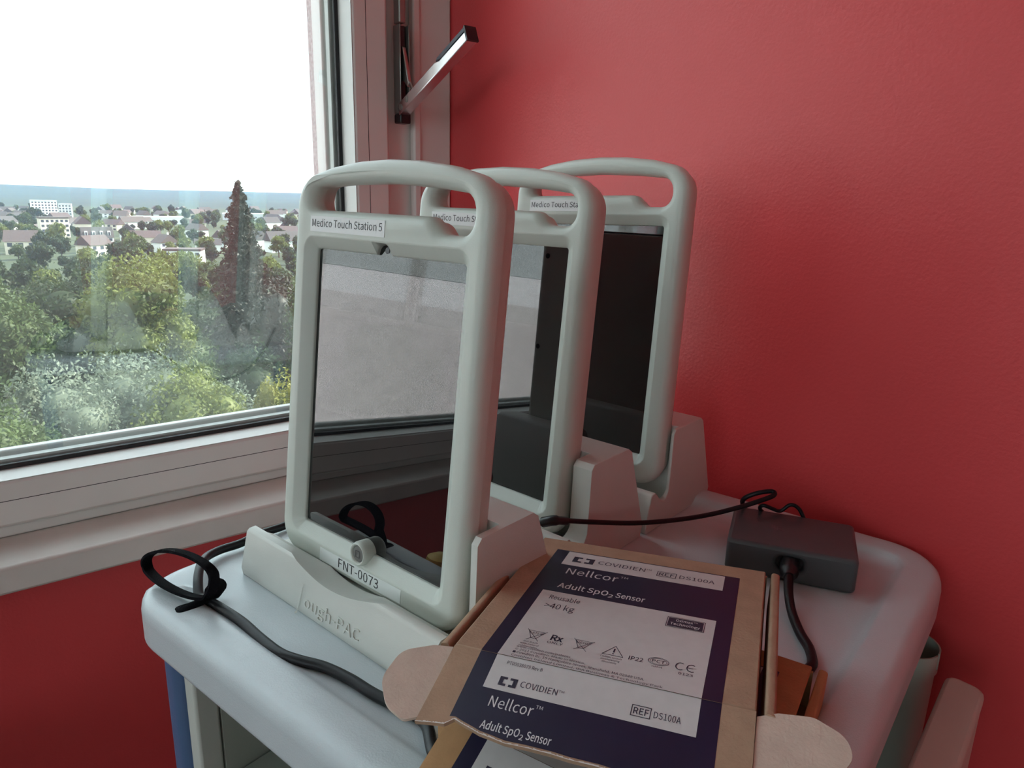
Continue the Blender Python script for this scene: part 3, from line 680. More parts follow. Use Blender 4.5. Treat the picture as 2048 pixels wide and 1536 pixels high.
        for x0, mid in ((.0408, 0), (.0466, 1)):
            stroke(bd, [(x0 + .0024 * math.cos(R(a)), -.0565 + .0033 * math.sin(R(a))) for a in range(60, 301, 20)], .0006, ML)
            if mid: stroke(bd, [(x0 - .0024, -.0565), (x0 + .0006, -.0565)], .0005, ML)
        text(bd, '0123', .0405, -.0640, .0021, .0075, ML)
        text(bd, 'www.covidien.com/patents', -.0470, -.0705, .0019, .0310, ML); text(bd, '© 2011 Covidien. Made in Mexico.', -.0470, -.0733, .0019, .0400, ML)
        text(bd, 'Covidien llc, 15 Hampshire Street, Mansfield, MA 02048 USA.', -.0450, -.0763, .0021, .0700, ML); rect(bd, -.0472, -.0456, -.0763, -.0744, ML)
        text(bd, 'Covidien Ireland Limited, IDA Business & Technology Park', -.0470, -.0793, .0017, .0820, ML)
    flatprint('label_lettering', bw, PRINTW, t, D); flatprint('label_print', bd, PRINTD, t, D)
    # flap lettering
    bw = bmesh.new(); bd = bmesh.new()
    if full_print: text(bd, 'PT00038079 Rev B', -.0470, -.0052, .0022, .0200, ML)
    covidien_logo(bd, -.0472, -.0188, .0098, .0056, ML); text(bd, 'COVIDIEN', -.0355, -.0172, .0037, .0200, ML); text(bd, 'TM', -.0150, -.0150, .0013, .0028, ML)
    frame_rect(bd, .0225, .0318, -.0180, -.0120, .0004, ML); text(bd, 'REF', .0235, -.0168, .0036, .0075, ML, bold=.01); text(bd, 'DS100A', .0335, -.0168, .0036, .0130, ML)
    text(bw, 'Nellcor', -.0475, -.0320, .0062, .0235, ML); text(bw, 'TM', -.0234, -.0272, .0020, .0036, ML)
    text(bw, 'Adult SpO', -.0470, -.0446, .0044, .0205, ML, bold=.012); text(bw, '2', -.0262, -.0456, .0028, .0020, ML, bold=.012); text(bw, 'Sensor', -.0230, -.0446, .0044, .0125, ML, bold=.012)
    flatprint('flap_lettering', bw, PRINTW, fl); flatprint('flap_print', bd, PRINTD, fl)
    if ears:      # frayed white paper along the torn edge
        rnd = random.Random(4); bm = bmesh.new(); q = [(a, -b) for a, b in tear]
        for i in range(len(q) - 1):
            for k in range(6):
                a = Vector(q[i]).lerp(Vector(q[i + 1]), k / 6); b = Vector(q[i]).lerp(Vector(q[i + 1]), (k + 1.1) / 6); w1 = rnd.uniform(.1, .8)
                poly(bm, [(a.x * mm, (a.y - .1) * mm), (b.x * mm, (b.y - .1) * mm), (b.x * mm, (b.y + w1) * mm), (a.x * mm, (a.y + rnd.uniform(.1, .8)) * mm)], ML)
        flatprint('torn_edge', bm, TORN, fl)
    return t
ex = Vector((0.85071104, 0.5242993, 0.03742952)); ey = Vector((-0.52227215, 0.85116524, -0.05243592)); ez = Vector((-0.05935082, 0.02505942, 0.99792259))
MB = Matrix(((ex.x, ey.x, ez.x, .7567), (ex.y, ey.y, ez.y, -.3585), (ex.z, ey.z, ez.z, .957), (0, 0, 0, 1)))
rnd = random.Random(11)
tear1 = [(-80, 50), (-72, 48.5), (-65, 47.5), (-61, 43.5), (-56, 45), (-50, 46.5), (-46, 47.6), (-40, 48.2), (-32, 49.2), (-22, 48.6), (-9, 48.4), (0, 48.8), (14, 48.5), (30, 49.5), (45, 49), (60, 50), (72, 49), (80, 46)]
build_box('upper carton with blue and white sensor label, torn front flap and ear flaps', MB, 18, True, KRAFT, 0.028, True, 'cardboard sensor boxes', tear1)
tear2 = [(-80, 36), (-72, 42), (-62, 44), (-30, 46), (0, 46), (30, 46), (62, 46), (80, 44)]
b2 = R(20.5)
BR2 = Vector((0.8446, -0.2708, 0)); ctr = BR2 - Vector((math.cos(b2), math.sin(b2), 0)) * .0885 - Vector((-math.sin(b2), math.cos(b2), 0)) * .080
build_box('lower carton turned askew beneath the upper one, orange-brown', T(ctr.x, ctr.y, ZC + 0.0295) @ rotz(b2), 24, False, KRAFTO, 0.029, False, 'cardboard sensor boxes', tear2)

# ------------------------------------------------------------------ power adapter and cables
PA = R(30.6)
pfr = Vector((0.7880, -0.1200, 0)); pdx = Vector((math.cos(PA), math.sin(PA), 0)); pdy = Vector((-math.sin(PA), math.cos(PA), 0))
pc = pfr - pdx * .0515 + pdy * .0375
ad = thing('power_adapter', 'dark grey rectangular power adapter brick on the trolley top', 'power adapter', T(pc.x, pc.y, ZC) @ rotz(PA))
bm = bmesh.new(); prism(bm, fillet([(-.0515, -.0375, .005), (.0515, -.0375, .005), (.0515, .0375, .005), (-.0515, .0375, .005)], 4), lambda p: Vector((p[0], p[1], 0.0005)), lambda p: Vector((p[0], p[1], .0302)))
o = obj('housing', bm, PSUM, ad)
bm = bmesh.new(); pts = fillet([(-.0105, .011, .0045), (.0105, .011, .0045), (.0105, .0225, .0045), (-.0105, .0225, .0045)], 5)
prism(bm, pts, lambda p: Vector((p[0], -.045, p[1])), lambda p: Vector((p[0], -.031, p[1])))
cut = obj('cut', bm, None, None, ad.matrix_world); bpy.context.view_layer.update(); boolean(o, [cut]); bevel(o, .0035, 3, 40)
bm = bmesh.new(); prism(bm, pts, lambda p: Vector((p[0] * .99, -.0335, p[1])), lambda p: Vector((p[0] * .99, -.0315, p[1]))); obj('socket', bm, BLKP, ad)
bm = bmesh.new()
for (a, b) in ((-.016, -.0035), (-.016, .0005), (-.012, -.0035), (-.012, .0005)): rect(bm, a, a + .0034, b, b + .0034, T(0, 0, .0304))
flatprint('logo', bm, PSUL, ad)

def cable(name, label, pts, r, n=10, extra=None, flat=1.0):
    base = Vector(pts[len(pts) // 2]); t = thing(name, label, 'cable', T(*base))
    bm = bmesh.new(); tube(bm, [Vector(p) - base for p in pts], r, n, 6, True, flat); obj('cord', bm, BLACKR, t, smooth=60)
    return t, base
plug_p = pc + Vector((0, 0, ZC)) + pdy * (-.0375)
t, b = cable('power_cable', 'black power cable plugged into the grey adapter front', [plug_p + pdy * .003 + Vector((0, 0, .0165)), plug_p - pdy * .020 + Vector((0, 0, .0155)), (0.7640, -0.1790, 0.905), (0.7765, -0.1935, 0.9), (0.7930, -0.2095, 0.898), (0.8085, -0.2225, 0.8975), (0.8190, -0.2400, 0.8975), (0.8125, -0.2600, 0.8975), (0.7960, -0.2740, 0.8975), (0.7720, -0.2860, 0.8975)], .0036)
bm = bmesh.new(); q0 = plug_p + pdy * .0035 + Vector((0, 0, .0165)) - b; q1 = plug_p - pdy * .008 + Vector((0, 0, .0162)) - b; q2 = plug_p - pdy * .020 + Vector((0, 0, .0155)) - b
tube(bm, [q0, q1, q2], [.0078] * 5 + [.0074] * 4 + [.0060, .0052, .0048, .0046], 14, 6); obj('plug', bm, BLKP, t, smooth=60)
main_pts = [(0.395, -0.395, 0.9005), (0.4060, -0.43, 0.900), (0.4124, -0.4529, 0.8985), (0.4188, -0.476, 0.9), (0.4269, -0.4963, 0.9), (0.4292, -0.514, 0.9), (0.4399, -0.5283, 0.902), (0.4601, -0.5381, 0.905), (0.4796, -0.5448, 0.903), (0.4955, -0.5477, 0.899),
            (0.5077, -0.542, 0.898), (0.543, -0.5325, 0.898), (0.5725, -0.528, 0.898), (0.5972, -0.5228, 0.898), (0.6128, -0.5149, 0.898), (0.6291, -0.5043, 0.898), (0.6497, -0.4962, 0.898), (0.6681, -0.4913, 0.898), (0.6882, -0.4846, 0.898), (0.712, -0.4775, 0.898), (0.745, -0.487, 0.8985), (0.79, -0.47, 0.8985)]
cable('mains_cable', 'thick black cable lying along the trolley front edge', main_pts, .0037, 12)
usb, ub = cable('usb_cable', 'thin black cable from the foremost dock looping behind the adapter', [(0.615, -0.33, 0.9300), (0.625, -0.322, 0.948), (0.6372, -0.3148, 0.955), (0.6405, -0.2783, 0.945), (0.649, -0.233, 0.935), (0.6581, -0.1913, 0.93), (0.6687, -0.1562, 0.93), (0.6809, -0.1298, 0.935), (0.6899, -0.1095, 0.94), (0.6933, -0.097, 0.943), (0.6897, -0.0955, 0.945), (0.6818, -0.1060, 0.943), (0.6730, -0.1120, 0.936), (0.6690, -0.1060, 0.926), (0.672, -0.088, 0.908), (0.690, -0.070, 0.8975), (0.712, -0.060, 0.8975)], .0022, 8)
bm = bmesh.new(); tube(bm, [Vector((0.629, -0.3195, 0.9515)) - ub, Vector((0.6372, -0.3148, 0.955)) - ub, Vector((0.6392, -0.303, 0.9520)) - ub], [.0042] * 8 + [.0034] * 8, 10, 6); obj('plug', bm, BLKP, usb, smooth=60)
cable('thin_cord', 'short coil of thin black cord rising behind the adapter', [(0.690, -0.072, 0.905), (0.6830, -0.098, 0.924), (0.6870, -0.103, 0.932), (0.6930, -0.096, 0.929), (0.6975, -0.090, 0.927), (0.7035, -0.085, 0.934), (0.7095, -0.080, 0.931), (0.7160, -0.075, 0.918), (0.722, -0.062, 0.905)], .0018, 8)
cable('dangling_cable', 'black cable drooping from the docks down the window side of the trolley', [(0.372, -0.150, 0.925), (0.352, -0.165, 0.915), (0.338, -0.19, 0.885), (0.340, -0.23, 0.848), (0.352, -0.275, 0.835), (0.368, -0.32, 0.848), (0.378, -0.36, 0.882), (0.388, -0.385, 0.903), (0.402, -0.392, 0.905)], .0024, 8)

# hook-and-loop strap bound round the thick cable, its loop standing up
sp = thing('cable_strap', 'fuzzy black hook-and-loop strap ring standing on the trolley corner', 'cable tie', T(0.4900, -0.5480, 0.8985))
cr2 = Vector((c_right.x, c_right.y, 0)).normalized(); cfw = Vector((c_fwd.x, c_fwd.y, 0)).normalized()
def ribbon(path, width, thick, wdir):
    bm = bmesh.new(); rings = []; n = len(path)
    for i, p in enumerate(path):
        d = (path[(i + 1) % n] - path[i - 1]).normalized(); wv = wdir(i) - d * wdir(i).dot(d); wv.normalize(); nn = d.cross(wv)
        rings.append([p + wv * width / 2 + nn * thick / 2, p - wv * width / 2 + nn * thick / 2, p - wv * width / 2 - nn * thick / 2, p + wv * width / 2 - nn * thick / 2])
    return bm, rings
path = []; pdr = Vector((math.cos(R(25)), math.sin(R(25)), 0)); pnr = Vector((pdr.y, -pdr.x, 0))
for k in range(64):
    a = 2 * math.pi * k / 64; q = .0390 * (1 + .02 * math.sin(3 * a)) * math.cos(a)
    p = Vector((.4735, -.5560, .9118)) - Vector((.4900, -.5480, .8985)) + pdr * q + Vector((0, 0, .0185 * math.sin(a) + .0020 + q * .16)) + pnr * (.003 * math.sin(a))
    p.z = max(p.z, .0066 + .04 * (p.z - .0066)); p += Vector((.96, -.28, 0)) * (.021 * max(0.0, -math.sin(a)) ** 1.2); path.append(p)
bm, rings = ribbon(path, .0085, .0022, lambda i: (pnr + pdr * .25 * math.sin(2 * math.pi * i / 64) + Vector((0, 0, .30))).normalized())
V = rings_mesh(bm, rings, False, False)
for k in range(4): bm.faces.new((V[-1][k], V[-1][(k + 1) % 4], V[0][(k + 1) % 4], V[0][k]))
o = obj('loop', bm, VELCRO, sp, smooth=60)
rv = random.Random(2)
bm = bmesh.new()
for k in range(1500):                                           # frayed pile along the strap
    i = rv.randrange(64); q = rings[i]; a = q[0].lerp(q[1], rv.random()) if rv.random() < .5 else q[2].lerp(q[3], rv.random())
    a = a.lerp((rings[(i + 1) % 64][0] + rings[(i + 1) % 64][2]) / 2, rv.uniform(0, .35)); d = Vector((rv.gauss(0, 1), rv.gauss(0, 1), rv.gauss(0, 1))).normalized() * rv.uniform(.0008, .0017); s = Vector((rv.gauss(0, 1), rv.gauss(0, 1), rv.gauss(0, 1))).normalized() * .00012
    bm.faces.new([bm.verts.new(a - s), bm.verts.new(a + s), bm.verts.new(a + d)])
o = obj('pile', bm, VELCRO, sp); o['kind'] = 'stuff'
bm = bmesh.new(); tp = [cr2 * (.0140 + .002) + Vector((0, 0, .0035)) - cfw * .004, cr2 * .004 + Vector((0, 0, .0010)) - cfw * .016, -cr2 * .006 + Vector((0, 0, .0008)) - cfw * .024]
b2m, rg = ribbon(tp, .0095, .0018, lambda i: cr2 * .6 + cfw * .5 + Vector((0, 0, .1))); bm.free(); b2m.free()
bm = bmesh.new(); tube(bm, tp, [.0048, .005, .005, .005, .005, .005, .0052, .0054, .0056, .0056, .0054, .0048, .003], 10, 6, True, .30); obj('tail', bm, VELCRO, sp, smooth=60)
bm = bmesh.new(); tube(bm, [cr2 * .0145 - cfw * .007 + Vector((0, 0, .006)), cr2 * .0145 + cfw * .006 + Vector((0, 0, .006))], [.0062, .0066, .0066, .0066, .0066, .0066, .0060], 14, 6, True, .9); obj('wrap', bm, VELCRO, sp, smooth=60)

# ------------------------------------------------------------------ bedside table and bottle left of the frame (mirrored in the first screen)
bt = thing('bedside_table', 'dark wooden bedside table below the window, mirrored in the tablet', 'table', T(0.345, -1.02, 0.0))
o = obj('table_top', bx(-.20, .20, -.18, .18, .590, .615), WOOD, bt); bevel(o, .004, 2)
for (x, y) in ((-.17, -.15), (.17, -.15), (-.17, .15), (.17, .15)):
    o = obj('leg', bx(x - .018, x + .018, y - .018, y + .018, 0, .5895), WOOD, bt); bevel(o, .003, 2)
bo = thing('bottle', 'small white bottle with yellow cap mirrored in the foremost screen corner', 'bottle', T(0.350, -0.922, 0.6152) @ Matrix.Scale(1.42, 4))
bm = bmesh.new(); lathe(bm, [(.020, 0), (.0225, .002), (.0225, .058), (.0205, .066), (.0165, .071)], 28); obj('body', bm, BOTW, bo, smooth=40)
bm = bmesh.new(); lathe(bm, [(.0178, .0712), (.0182, .075), (.0180, .092), (.0150, .101), (.007, .105)], 28); obj('cap', bm, BOTY, bo, smooth=40)
bm = bmesh.new(); lathe(bm, [(.0227, .046), (.0227, .049)], 28, None, False, False); obj('red_stripe', bm, BOTR, bo)

# ------------------------------------------------------------------ outdoors: terrain, trees, town, hospital wing
import numpy as np
def geo(az, D, z):
    a = R(az); return Vector((CAM.x - D * math.cos(a), CAM.y + D * math.sin(a), z))
def zel(D, el): return CAM.z + D * math.tan(R(el))
NEAR_Z, TOWN_Z = -13.0, -30.0
def ground_z(D):
    if D < 70: return NEAR_Z
    if D < 260: t = (D - 70) / 190; return NEAR_Z + (TOWN_Z - NEAR_Z) * (t * t * (3 - 2 * t))
    return TOWN_Z
GRASS = mat('meadow_grass', (0.030, 0.050, 0.020), 0.95, var=0.35, vscale=0.012, col2=(0.055, 0.070, 0.032), detail=8)
HILLM = mat('forest_hill', (0.020, 0.034, 0.024), 0.95, var=0.4, vscale=0.004, detail=10)
bm = bmesh.new(); rows = []
Ds = [0.5, 12, 30, 55, 70, 90, 120, 150, 190, 230, 260, 320, 450, 700, 1100, 1510]
for D in Ds: rows.append([bm.verts.new(geo(-180 + 360 * k / 60, D, ground_z(D))) for k in range(61)])
for i in range(len(rows) - 1):
    for k in range(60): bm.faces.new((rows[i][k], rows[i][k + 1], rows[i + 1][k + 1], rows[i + 1][k]))
o = struct(obj('ground', bm, GRASS, smooth=60))
bm = bmesh.new(); rows = []; hr = random.Random(5)
prof = [(1500, -30.1), (2000, -28.5), (2600, -28), (3000, -26), (3500, -18), (4000, -8), (4400, 0), (4700, 3), (5300, -4), (6000, -30)]
for D, zz in prof:
    row = []
    for k in range(121):
        az = -180 + 360 * k / 120
        wv = 10 * math.sin(az * .21 + 1.3) + 6 * math.sin(az * .47 + .4) + 2.0 * math.sin(az * 1.9)
        row.append(bm.verts.new(geo(az, D, zz + (wv * .45 + 4 + hr.uniform(-.6, .6) if zz > -15 else 0))))
    rows.append(row)
for i in range(len(rows) - 1):
    for k in range(120): bm.faces.new((rows[i][k], rows[i][k + 1], rows[i + 1][k + 1], rows[i + 1][k]))
o = struct(obj('hill', bm, HILLM, smooth=60))

def leaf_mat(name, c, c2, tr=0.35, vs=0.9):
    return mat(name, c, 0.55, var=0.3, vscale=vs, col2=c2, transl=tr, spec=0.4, detail=4)
LEAF_B = leaf_mat('leaf_bright', (0.0751, 0.1093, 0.0239), (0.2047, 0.2320, 0.0614))
LEAF_M = leaf_mat('leaf_mid', (0.0410, 0.0716, 0.0239), (0.1024, 0.1434, 0.0478))
LEAF_D = leaf_mat('leaf_dark', (0.0205, 0.0410, 0.0178), (0.0513, 0.0785, 0.0307))
LEAF_C = leaf_mat('needle_dark', (0.0205, 0.0245, 0.0178), (0.0580, 0.0513, 0.0375), 0.15)
LEAF_S = leaf_mat('leaf_silver', (0.0955, 0.1296, 0.0819), (0.2320, 0.2661, 0.1911))
LEAF_Y = leaf_mat('leaf_yellow', (0.1365, 0.1501, 0.0205), (0.2730, 0.2594, 0.0546))
BARK = mat('bark', (0.09, 0.065, 0.05), 0.9, var=0.3, vscale=3)

def leaves_mesh(name, blobs, n, size, seed, cone=None, lump=0.28):
    """leaf sprays: small two-triangle blades spread over lumpy blobs; cone=(height, radius) for conifers"""
    rg = np.random.default_rng(seed); P = []
    if cone:
        h, rad = cone
        t = rg.random(n) ** 0.62; tier = (t * 15) % 1.0
        rr = rad * (t ** 0.85) * (0.55 + 0.45 * tier) * (0.55 + 0.45 * rg.random(n) ** 0.4) + 0.05
        a = rg.random(n) * 2 * np.pi; rr = rr * (1 + 0.25 * np.sin(a * 5 + t * 40))
        P = np.stack([rr * np.cos(a), rr * np.sin(a), h * (1 - t) - 0.12 * rr], 1)
    else:
        wts = np.array([b[3] * b[3] * b[4] for b in blobs]) ** (2 / 3); wts = wts / wts.sum(); cnt = (wts * n).astype(int)
        for b, c in zip(blobs, cnt):
            d = rg.normal(size=(c, 3)); d /= np.linalg.norm(d, axis=1)[:, None]
            f1, f2, f3 = rg.random(3) * 6
            lumpy = 1 + lump * np.sin(d[:, 0] * 5 + f1) * np.sin(d[:, 1] * 5 + f2) * np.sin(d[:, 2] * 5 + f3) + 0.10 * np.sin(d[:, 0] * 13 + f2) * np.sin(d[:, 2] * 12 + f1)
            rr = lumpy * (0.70 + 0.32 * rg.random(c) ** 0.6)
            P.append(d * rr[:, None] * np.array([b[3], b[3], b[4]]) + np.array(b[:3]))
        P = np.concatenate(P)
    n = len(P)
    u = rg.normal(size=(n, 3)); u /= np.linalg.norm(u, axis=1)[:, None]; v = np.cross(u, rg.normal(size=(n, 3))); v /= np.linalg.norm(v, axis=1)[:, None]
    s = size * (0.6 + 0.8 * rg.random(n))[:, None]
    V = np.stack([P - u * s, P + v * s * .45, P + u * s, P - v * s * .45], 1).reshape(-1, 3)
    me = bpy.data.meshes.new(name); idx = np.arange(n * 4).reshape(-1, 4)
    me.vertices.add(n * 4); me.vertices.foreach_set('co', V.astype(np.float32).ravel())
    me.loops.add(n * 4); me.loops.foreach_set('vertex_index', idx.ravel().astype(np.int32))
    me.polygons.add(n); me.polygons.foreach_set('loop_start', (np.arange(n) * 4).astype(np.int32)); me.polygons.foreach_set('loop_total', np.full(n, 4, dtype=np.int32))
    me.update(); me.validate()
    return me
def blob_core(blobs, k=0.72):
    bm = bmesh.new()
    for b in blobs: bmesh.ops.create_icosphere(bm, subdivisions=2, radius=1.0, matrix=T(*b[:3]) @ Matrix.Diagonal((b[3] * k, b[3] * k, b[4] * k, 1)))
    return bm
def tree(name, label, az, D, base, blobs, n, size, m, seed, group, cone=None, trunk=0.22):
    t = thing(name, label, 'tree', T(*geo(az, D, base)), group)
    f = link('foliage', leaves_mesh('foliage', blobs, n, size, seed, cone), m, t); f['kind'] = 'stuff'
    if cone:
        bm = bmesh.new(); lathe(bm, [(cone[1] * .62, 0.4), (cone[1] * .33, cone[0] * .45), (.06, cone[0] * .93)], 14); obj('inner_foliage', bm, m, t, smooth=60)
        bm = bmesh.new(); lathe(bm, [(trunk, -.3), (trunk * .7, cone[0] * .4), (.03, cone[0] * .97)], 9)
    else:
        obj('inner_foliage', blob_core(blobs), m, t, smooth=60)
        top = max(b[2] for b in blobs); bm = bmesh.new(); lathe(bm, [(trunk * 1.2, -.3), (trunk, top * .4), (trunk * .4, top)], 9)
        for b in blobs[:4]: tube(bm, [Vector((0, 0, b[2] * .35)), Vector((b[0] * .5, b[1] * .5, b[2] * .7)), Vector(b[:3])], trunk * .35, 6, 3)
    obj('trunk', bm, BARK, t, smooth=60)
    return t
def crown(rs, hgt, rx, rz, k):
    """lumpy crown: k blobs within a rx/rz envelope whose top is hgt above the base"""
    r = random.Random(rs); cz = hgt - rz; out = [(0, 0, cz, rx * .72, rz * .80)]
    for i in range(k):
        a = 2 * math.pi * i / k + r.uniform(-.4, .4); e = r.uniform(-.75, .75); q = math.sqrt(1 - e * e * .8)
        out.append((rx * .58 * q * math.cos(a), rx * .58 * q * math.sin(a), cz + rz * .66 * e, rx * r.uniform(.36, .5), rz * r.uniform(.26, .38)))
    return out
G1 = 'trees below the window'
def btree(label, az, D, top_el, rx, rz, n, size, m, seed, k=9, name='broadleaf_tree'):
    base = ground_z(D); h = zel(D, top_el) - base
    tree(name, label, az, D, base, crown(seed, h, rx, rz, k), n, size, m, seed, G1)
tree('conifer_tree', 'tall dark conifer rising above the horizon beside the tablets', 17.15, 44, NEAR_Z, None, 22000, 0.13, LEAF_C, 3, G1, cone=(zel(44, .85) - NEAR_Z, 3.5), trunk=.3)
btree('bright green round-crowned tree in front of the town', 9.9, 31, -3.2, 2.15, 2.9, 15000, .085, LEAF_B, 21, 11)
btree('dark green tree left of the bright round-crowned tree', 6.7, 56, -4.3, 3.6, 4.6, 12000, .15, LEAF_D, 22)
btree('dark tree standing furthest left in the middle distance', 4.2, 60, -4.9, 3.4, 4.6, 11000, .15, LEAF_D, 23)
btree('mid green tree cut by the left picture edge', 1.3, 30, -5.4, 1.7, 2.9, 12000, .09, LEAF_M, 24)
btree('dense green tree low in the left window corner', 0.6, 17.5, -12.0, 1.2, 2.4, 12000, .055, LEAF_M, 25)
btree('silvery shrub-like tree low in the left half of the window', 4.6, 21, -10.3, 1.7, 2.6, 14000, .060, LEAF_S, 26)
btree('sparkling pale tree in the window middle below the bright tree', 8.6, 22, -10.0, 2.0, 2.7, 16000, .060, LEAF_S, 27)
btree('light green low tree right of the pale one', 12.4, 20, -11.6, 1.7, 2.6, 14000, .060, LEAF_B, 28)
btree('silvery low tree in front of the conifer foot', 15.2, 21, -12.6, 1.5, 2.2, 12000, .060, LEAF_S, 29)
btree('dark bushy tree behind the conifer foot', 15.0, 52, -6.2, 3.0, 4.0, 10000, .14, LEAF_D, 30)
btree('dark broad tree right beside the tall conifer', 19.6, 36, -5.0, 2.4, 5.0, 14000, .10, LEAF_C, 31)
btree('slim ivy-green tree at the right window edge behind the tablet', 21.6, 25, -2.9, 1.0, 5.2, 15000, .065, LEAF_M, 32)
btree('yellow-green young tree low beside the tablet edge', 19.4, 19, -12.6, .85, 1.9, 9000, .050, LEAF_Y, 33)
btree('mid green tree behind the silvery trees', 11.2, 40, -7.6, 2.7, 3.6, 11000, .11, LEAF_M, 34)
btree('mid green tree below the left dark trees', 2.9, 36, -7.4, 2.3, 3.4, 11000, .10, LEAF_M, 35)
btree('dark tree filling the gap below the bright tree', 6.6, 33, -8.0, 2.2, 3.2, 11000, .10, LEAF_D, 36)
btree('mid green tree below the right window corner', 17.4, 24, -9.6, 1.7, 3.2, 12000, .065, LEAF_D, 37)

# --- town
WALLC = [mat('house_white', (0.78, 0.77, 0.74), 0.9, var=.03, vscale=1), mat('house_cream', (0.70, 0.62, 0.50), 0.9, var=.03, vscale=1), mat('house_grey', (0.55, 0.55, 0.55), 0.9, var=.03, vscale=1)]
ROOFC = [mat('roof_dark', (0.06, 0.055, 0.055), 0.8, var=.2, vscale=2), mat('roof_red', (0.085, 0.060, 0.058), 0.8, var=.2, vscale=2), mat('roof_brown', (0.085, 0.07, 0.065), 0.8, var=.2, vscale=2)]
WIN = mat('far_window_glass', (0.05, 0.06, 0.08), 0.15)
def face(az): return rotz(-R(az) + R(-90))          # local -y faces the camera for something at azimuth az
def house(label, az, D, wd, dp, h, rh, wm, rm, rot=0.0, gable='x', wins=(3, 2), dormers=0, chim=True, name='house', group='houses in the town', flat=False, base=None):
    t = thing(name, label, 'building', T(*geo(az, D, ground_z(D) if base is None else base)) @ rotz(R(90) - R(az)) @ rotz(R(rot)), group)
    # local +y points away from the camera
    obj('walls', bx(-wd / 2, wd / 2, -dp / 2, dp / 2, 0, h), wm, t)
    if flat:
        obj('roof', bx(-wd / 2 - .2, wd / 2 + .2, -dp / 2 - .2, dp / 2 + .2, h, h + rh), rm, t)
    else:
        e = .4; bm = bmesh.new()
        if gable == 'x': prism(bm, [(-dp / 2 - e, h - .15), (dp / 2 + e, h - .15), (0, h + rh)], lambda p: Vector((-wd / 2 - e, p[0], p[1])), lambda p: Vector((wd / 2 + e, p[0], p[1])))
        else: prism(bm, [(-wd / 2 - e, h - .15), (wd / 2 + e, h - .15), (0, h + rh)], lambda p: Vector((p[0], -dp / 2 - e, p[1])), lambda p: Vector((p[0], dp / 2 + e, p[1])))
        rf = obj('roof', bm, rm, t)
        if chim: obj('chimney', bx(wd * .2, wd * .2 + .7, .3, 1.0, h + rh * .4, h + rh + .9), wm, t)
        for k in range(dormers):
            x = -wd / 2 + wd * (k + .5) / dormers; obj('dormer', bx(x - .7, x + .7, -dp * .42, 0, h + .4, h + rh * .62), wm, t); obj('dormer_pane', bx(x - .45, x + .45, -dp * .42 - .03, -dp * .42 + .01, h + .7, h + rh * .52), WIN, t)
    nx, nz = wins
    for i in range(nx):
        for j in range(nz):
            x = -wd / 2 + wd * (i + .5) / nx; zz = h * (j + .5) / nz
            ww, wh = min(.8, wd / nx * .3), min(.75, h / nz * .28)
            obj('window', bx(x - ww, x + ww, -dp / 2 - .04, -dp / 2 + .02, zz - wh, zz + wh), WIN, t)
    return t
house('large house with dark hipped roof and dormers left of the bright tree', 7.85, 470, 15, 10, 5, 5.5, WALLC[0], ROOFC[0], 6, dormers=4, wins=(5, 2))
house('white house with dark roof at the far left of the town', 3.9, 440, 10, 8, 5, 4, WALLC[0], ROOFC[0], -20)
house('pale block of flats with many windows behind the left house', 5.4, 560, 16, 10, 12, 1.0, WALLC[1], ROOFC[2], 10, wins=(6, 4), flat=True, name='apartment_block')
house('white gabled house right of the bright tree', 12.0, 420, 10, 9, 5, 4, WALLC[0], ROOFC[2], 30, gable='y')
house('white apartment house with flat roof beside the conifer', 13.2, 320, 14, 9, 8, .8, WALLC[0], ROOFC[1], -12, wins=(5, 3), flat=True, name='apartment_block')
house('house with a wide red roof right of the conifer', 20.3, 560, 16, 9, 4, 4, WALLC[1], ROOFC[1], 15)
house('long low white factory hall across the town', 11.7, 780, 44, 20, 6, .8, WALLC[0], WALLC[0], 2, wins=(9, 1), flat=True, name='factory_hall')
house('white high-rise block on the left skyline of the town', 5.0, 950, 24, 12, 17, 1, WALLC[0], WALLC[2], 5, wins=(8, 6), flat=True, name='apartment_block')
house('narrow white tower block next to the left high-rise', 6.2, 930, 12, 10, 14, 1, WALLC[0], WALLC[2], -5, wins=(4, 5), flat=True, name='apartment_block')
house('long grey hall behind the conifer', 17.6, 900, 50, 20, 7, .8, WALLC[2], WALLC[0], -4, wins=(9, 1), flat=True, name='factory_hall')
hr = random.Random(8)
protos = []
for k in range(3):
    protos.append(house('small pale house among the trees of the far town', 25 + k, 500, 10, 8, 5, 3.8, WALLC[k % 2], ROOFC[k], 0, wins=(3, 2), chim=False, group='small houses of the far town'))
first = [True] * 3
def copy_tree(o, parent=None):
    c = o.copy(); C.objects.link(c); c.parent = parent
    for ch in list(o.children): copy_tree(ch, c)
    return c
taken = [(geo(a, d, 0), r) for a, d, r in ((7.85, 470, 12), (3.9, 440, 9), (5.4, 560, 12), (12.0, 420, 9), (13.2, 320, 11), (20.3, 560, 12), (11.7, 780, 30), (5.0, 950, 17), (6.2, 930, 11), (17.6, 900, 33))]
def spot(a0, a1, d0, dd, pw, r):
    for _ in range(400):
        az = hr.uniform(a0, a1); D = d0 + dd * (hr.random() ** pw); p = geo(az, D, 0)
        if all((p - q).length > r + rq for q, rq in taken): break
    taken.append((p, r)); return az, D
for i in range(72):
    k = i % 3; az, D = spot(1.0, 23, 390, 800, 1.0, 10.5)
    o = protos[k] if first[k] else copy_tree(protos[k]); first[k] = False
    s = hr.uniform(.8, 1.35)
    o.matrix_world = T(*geo(az, D, TOWN_Z - .2)) @ rotz(hr.uniform(0, 6.28)) @ Matrix.Diagonal((s * hr.uniform(.9, 1.5), s, s * hr.uniform(.8, 1.1), 1))
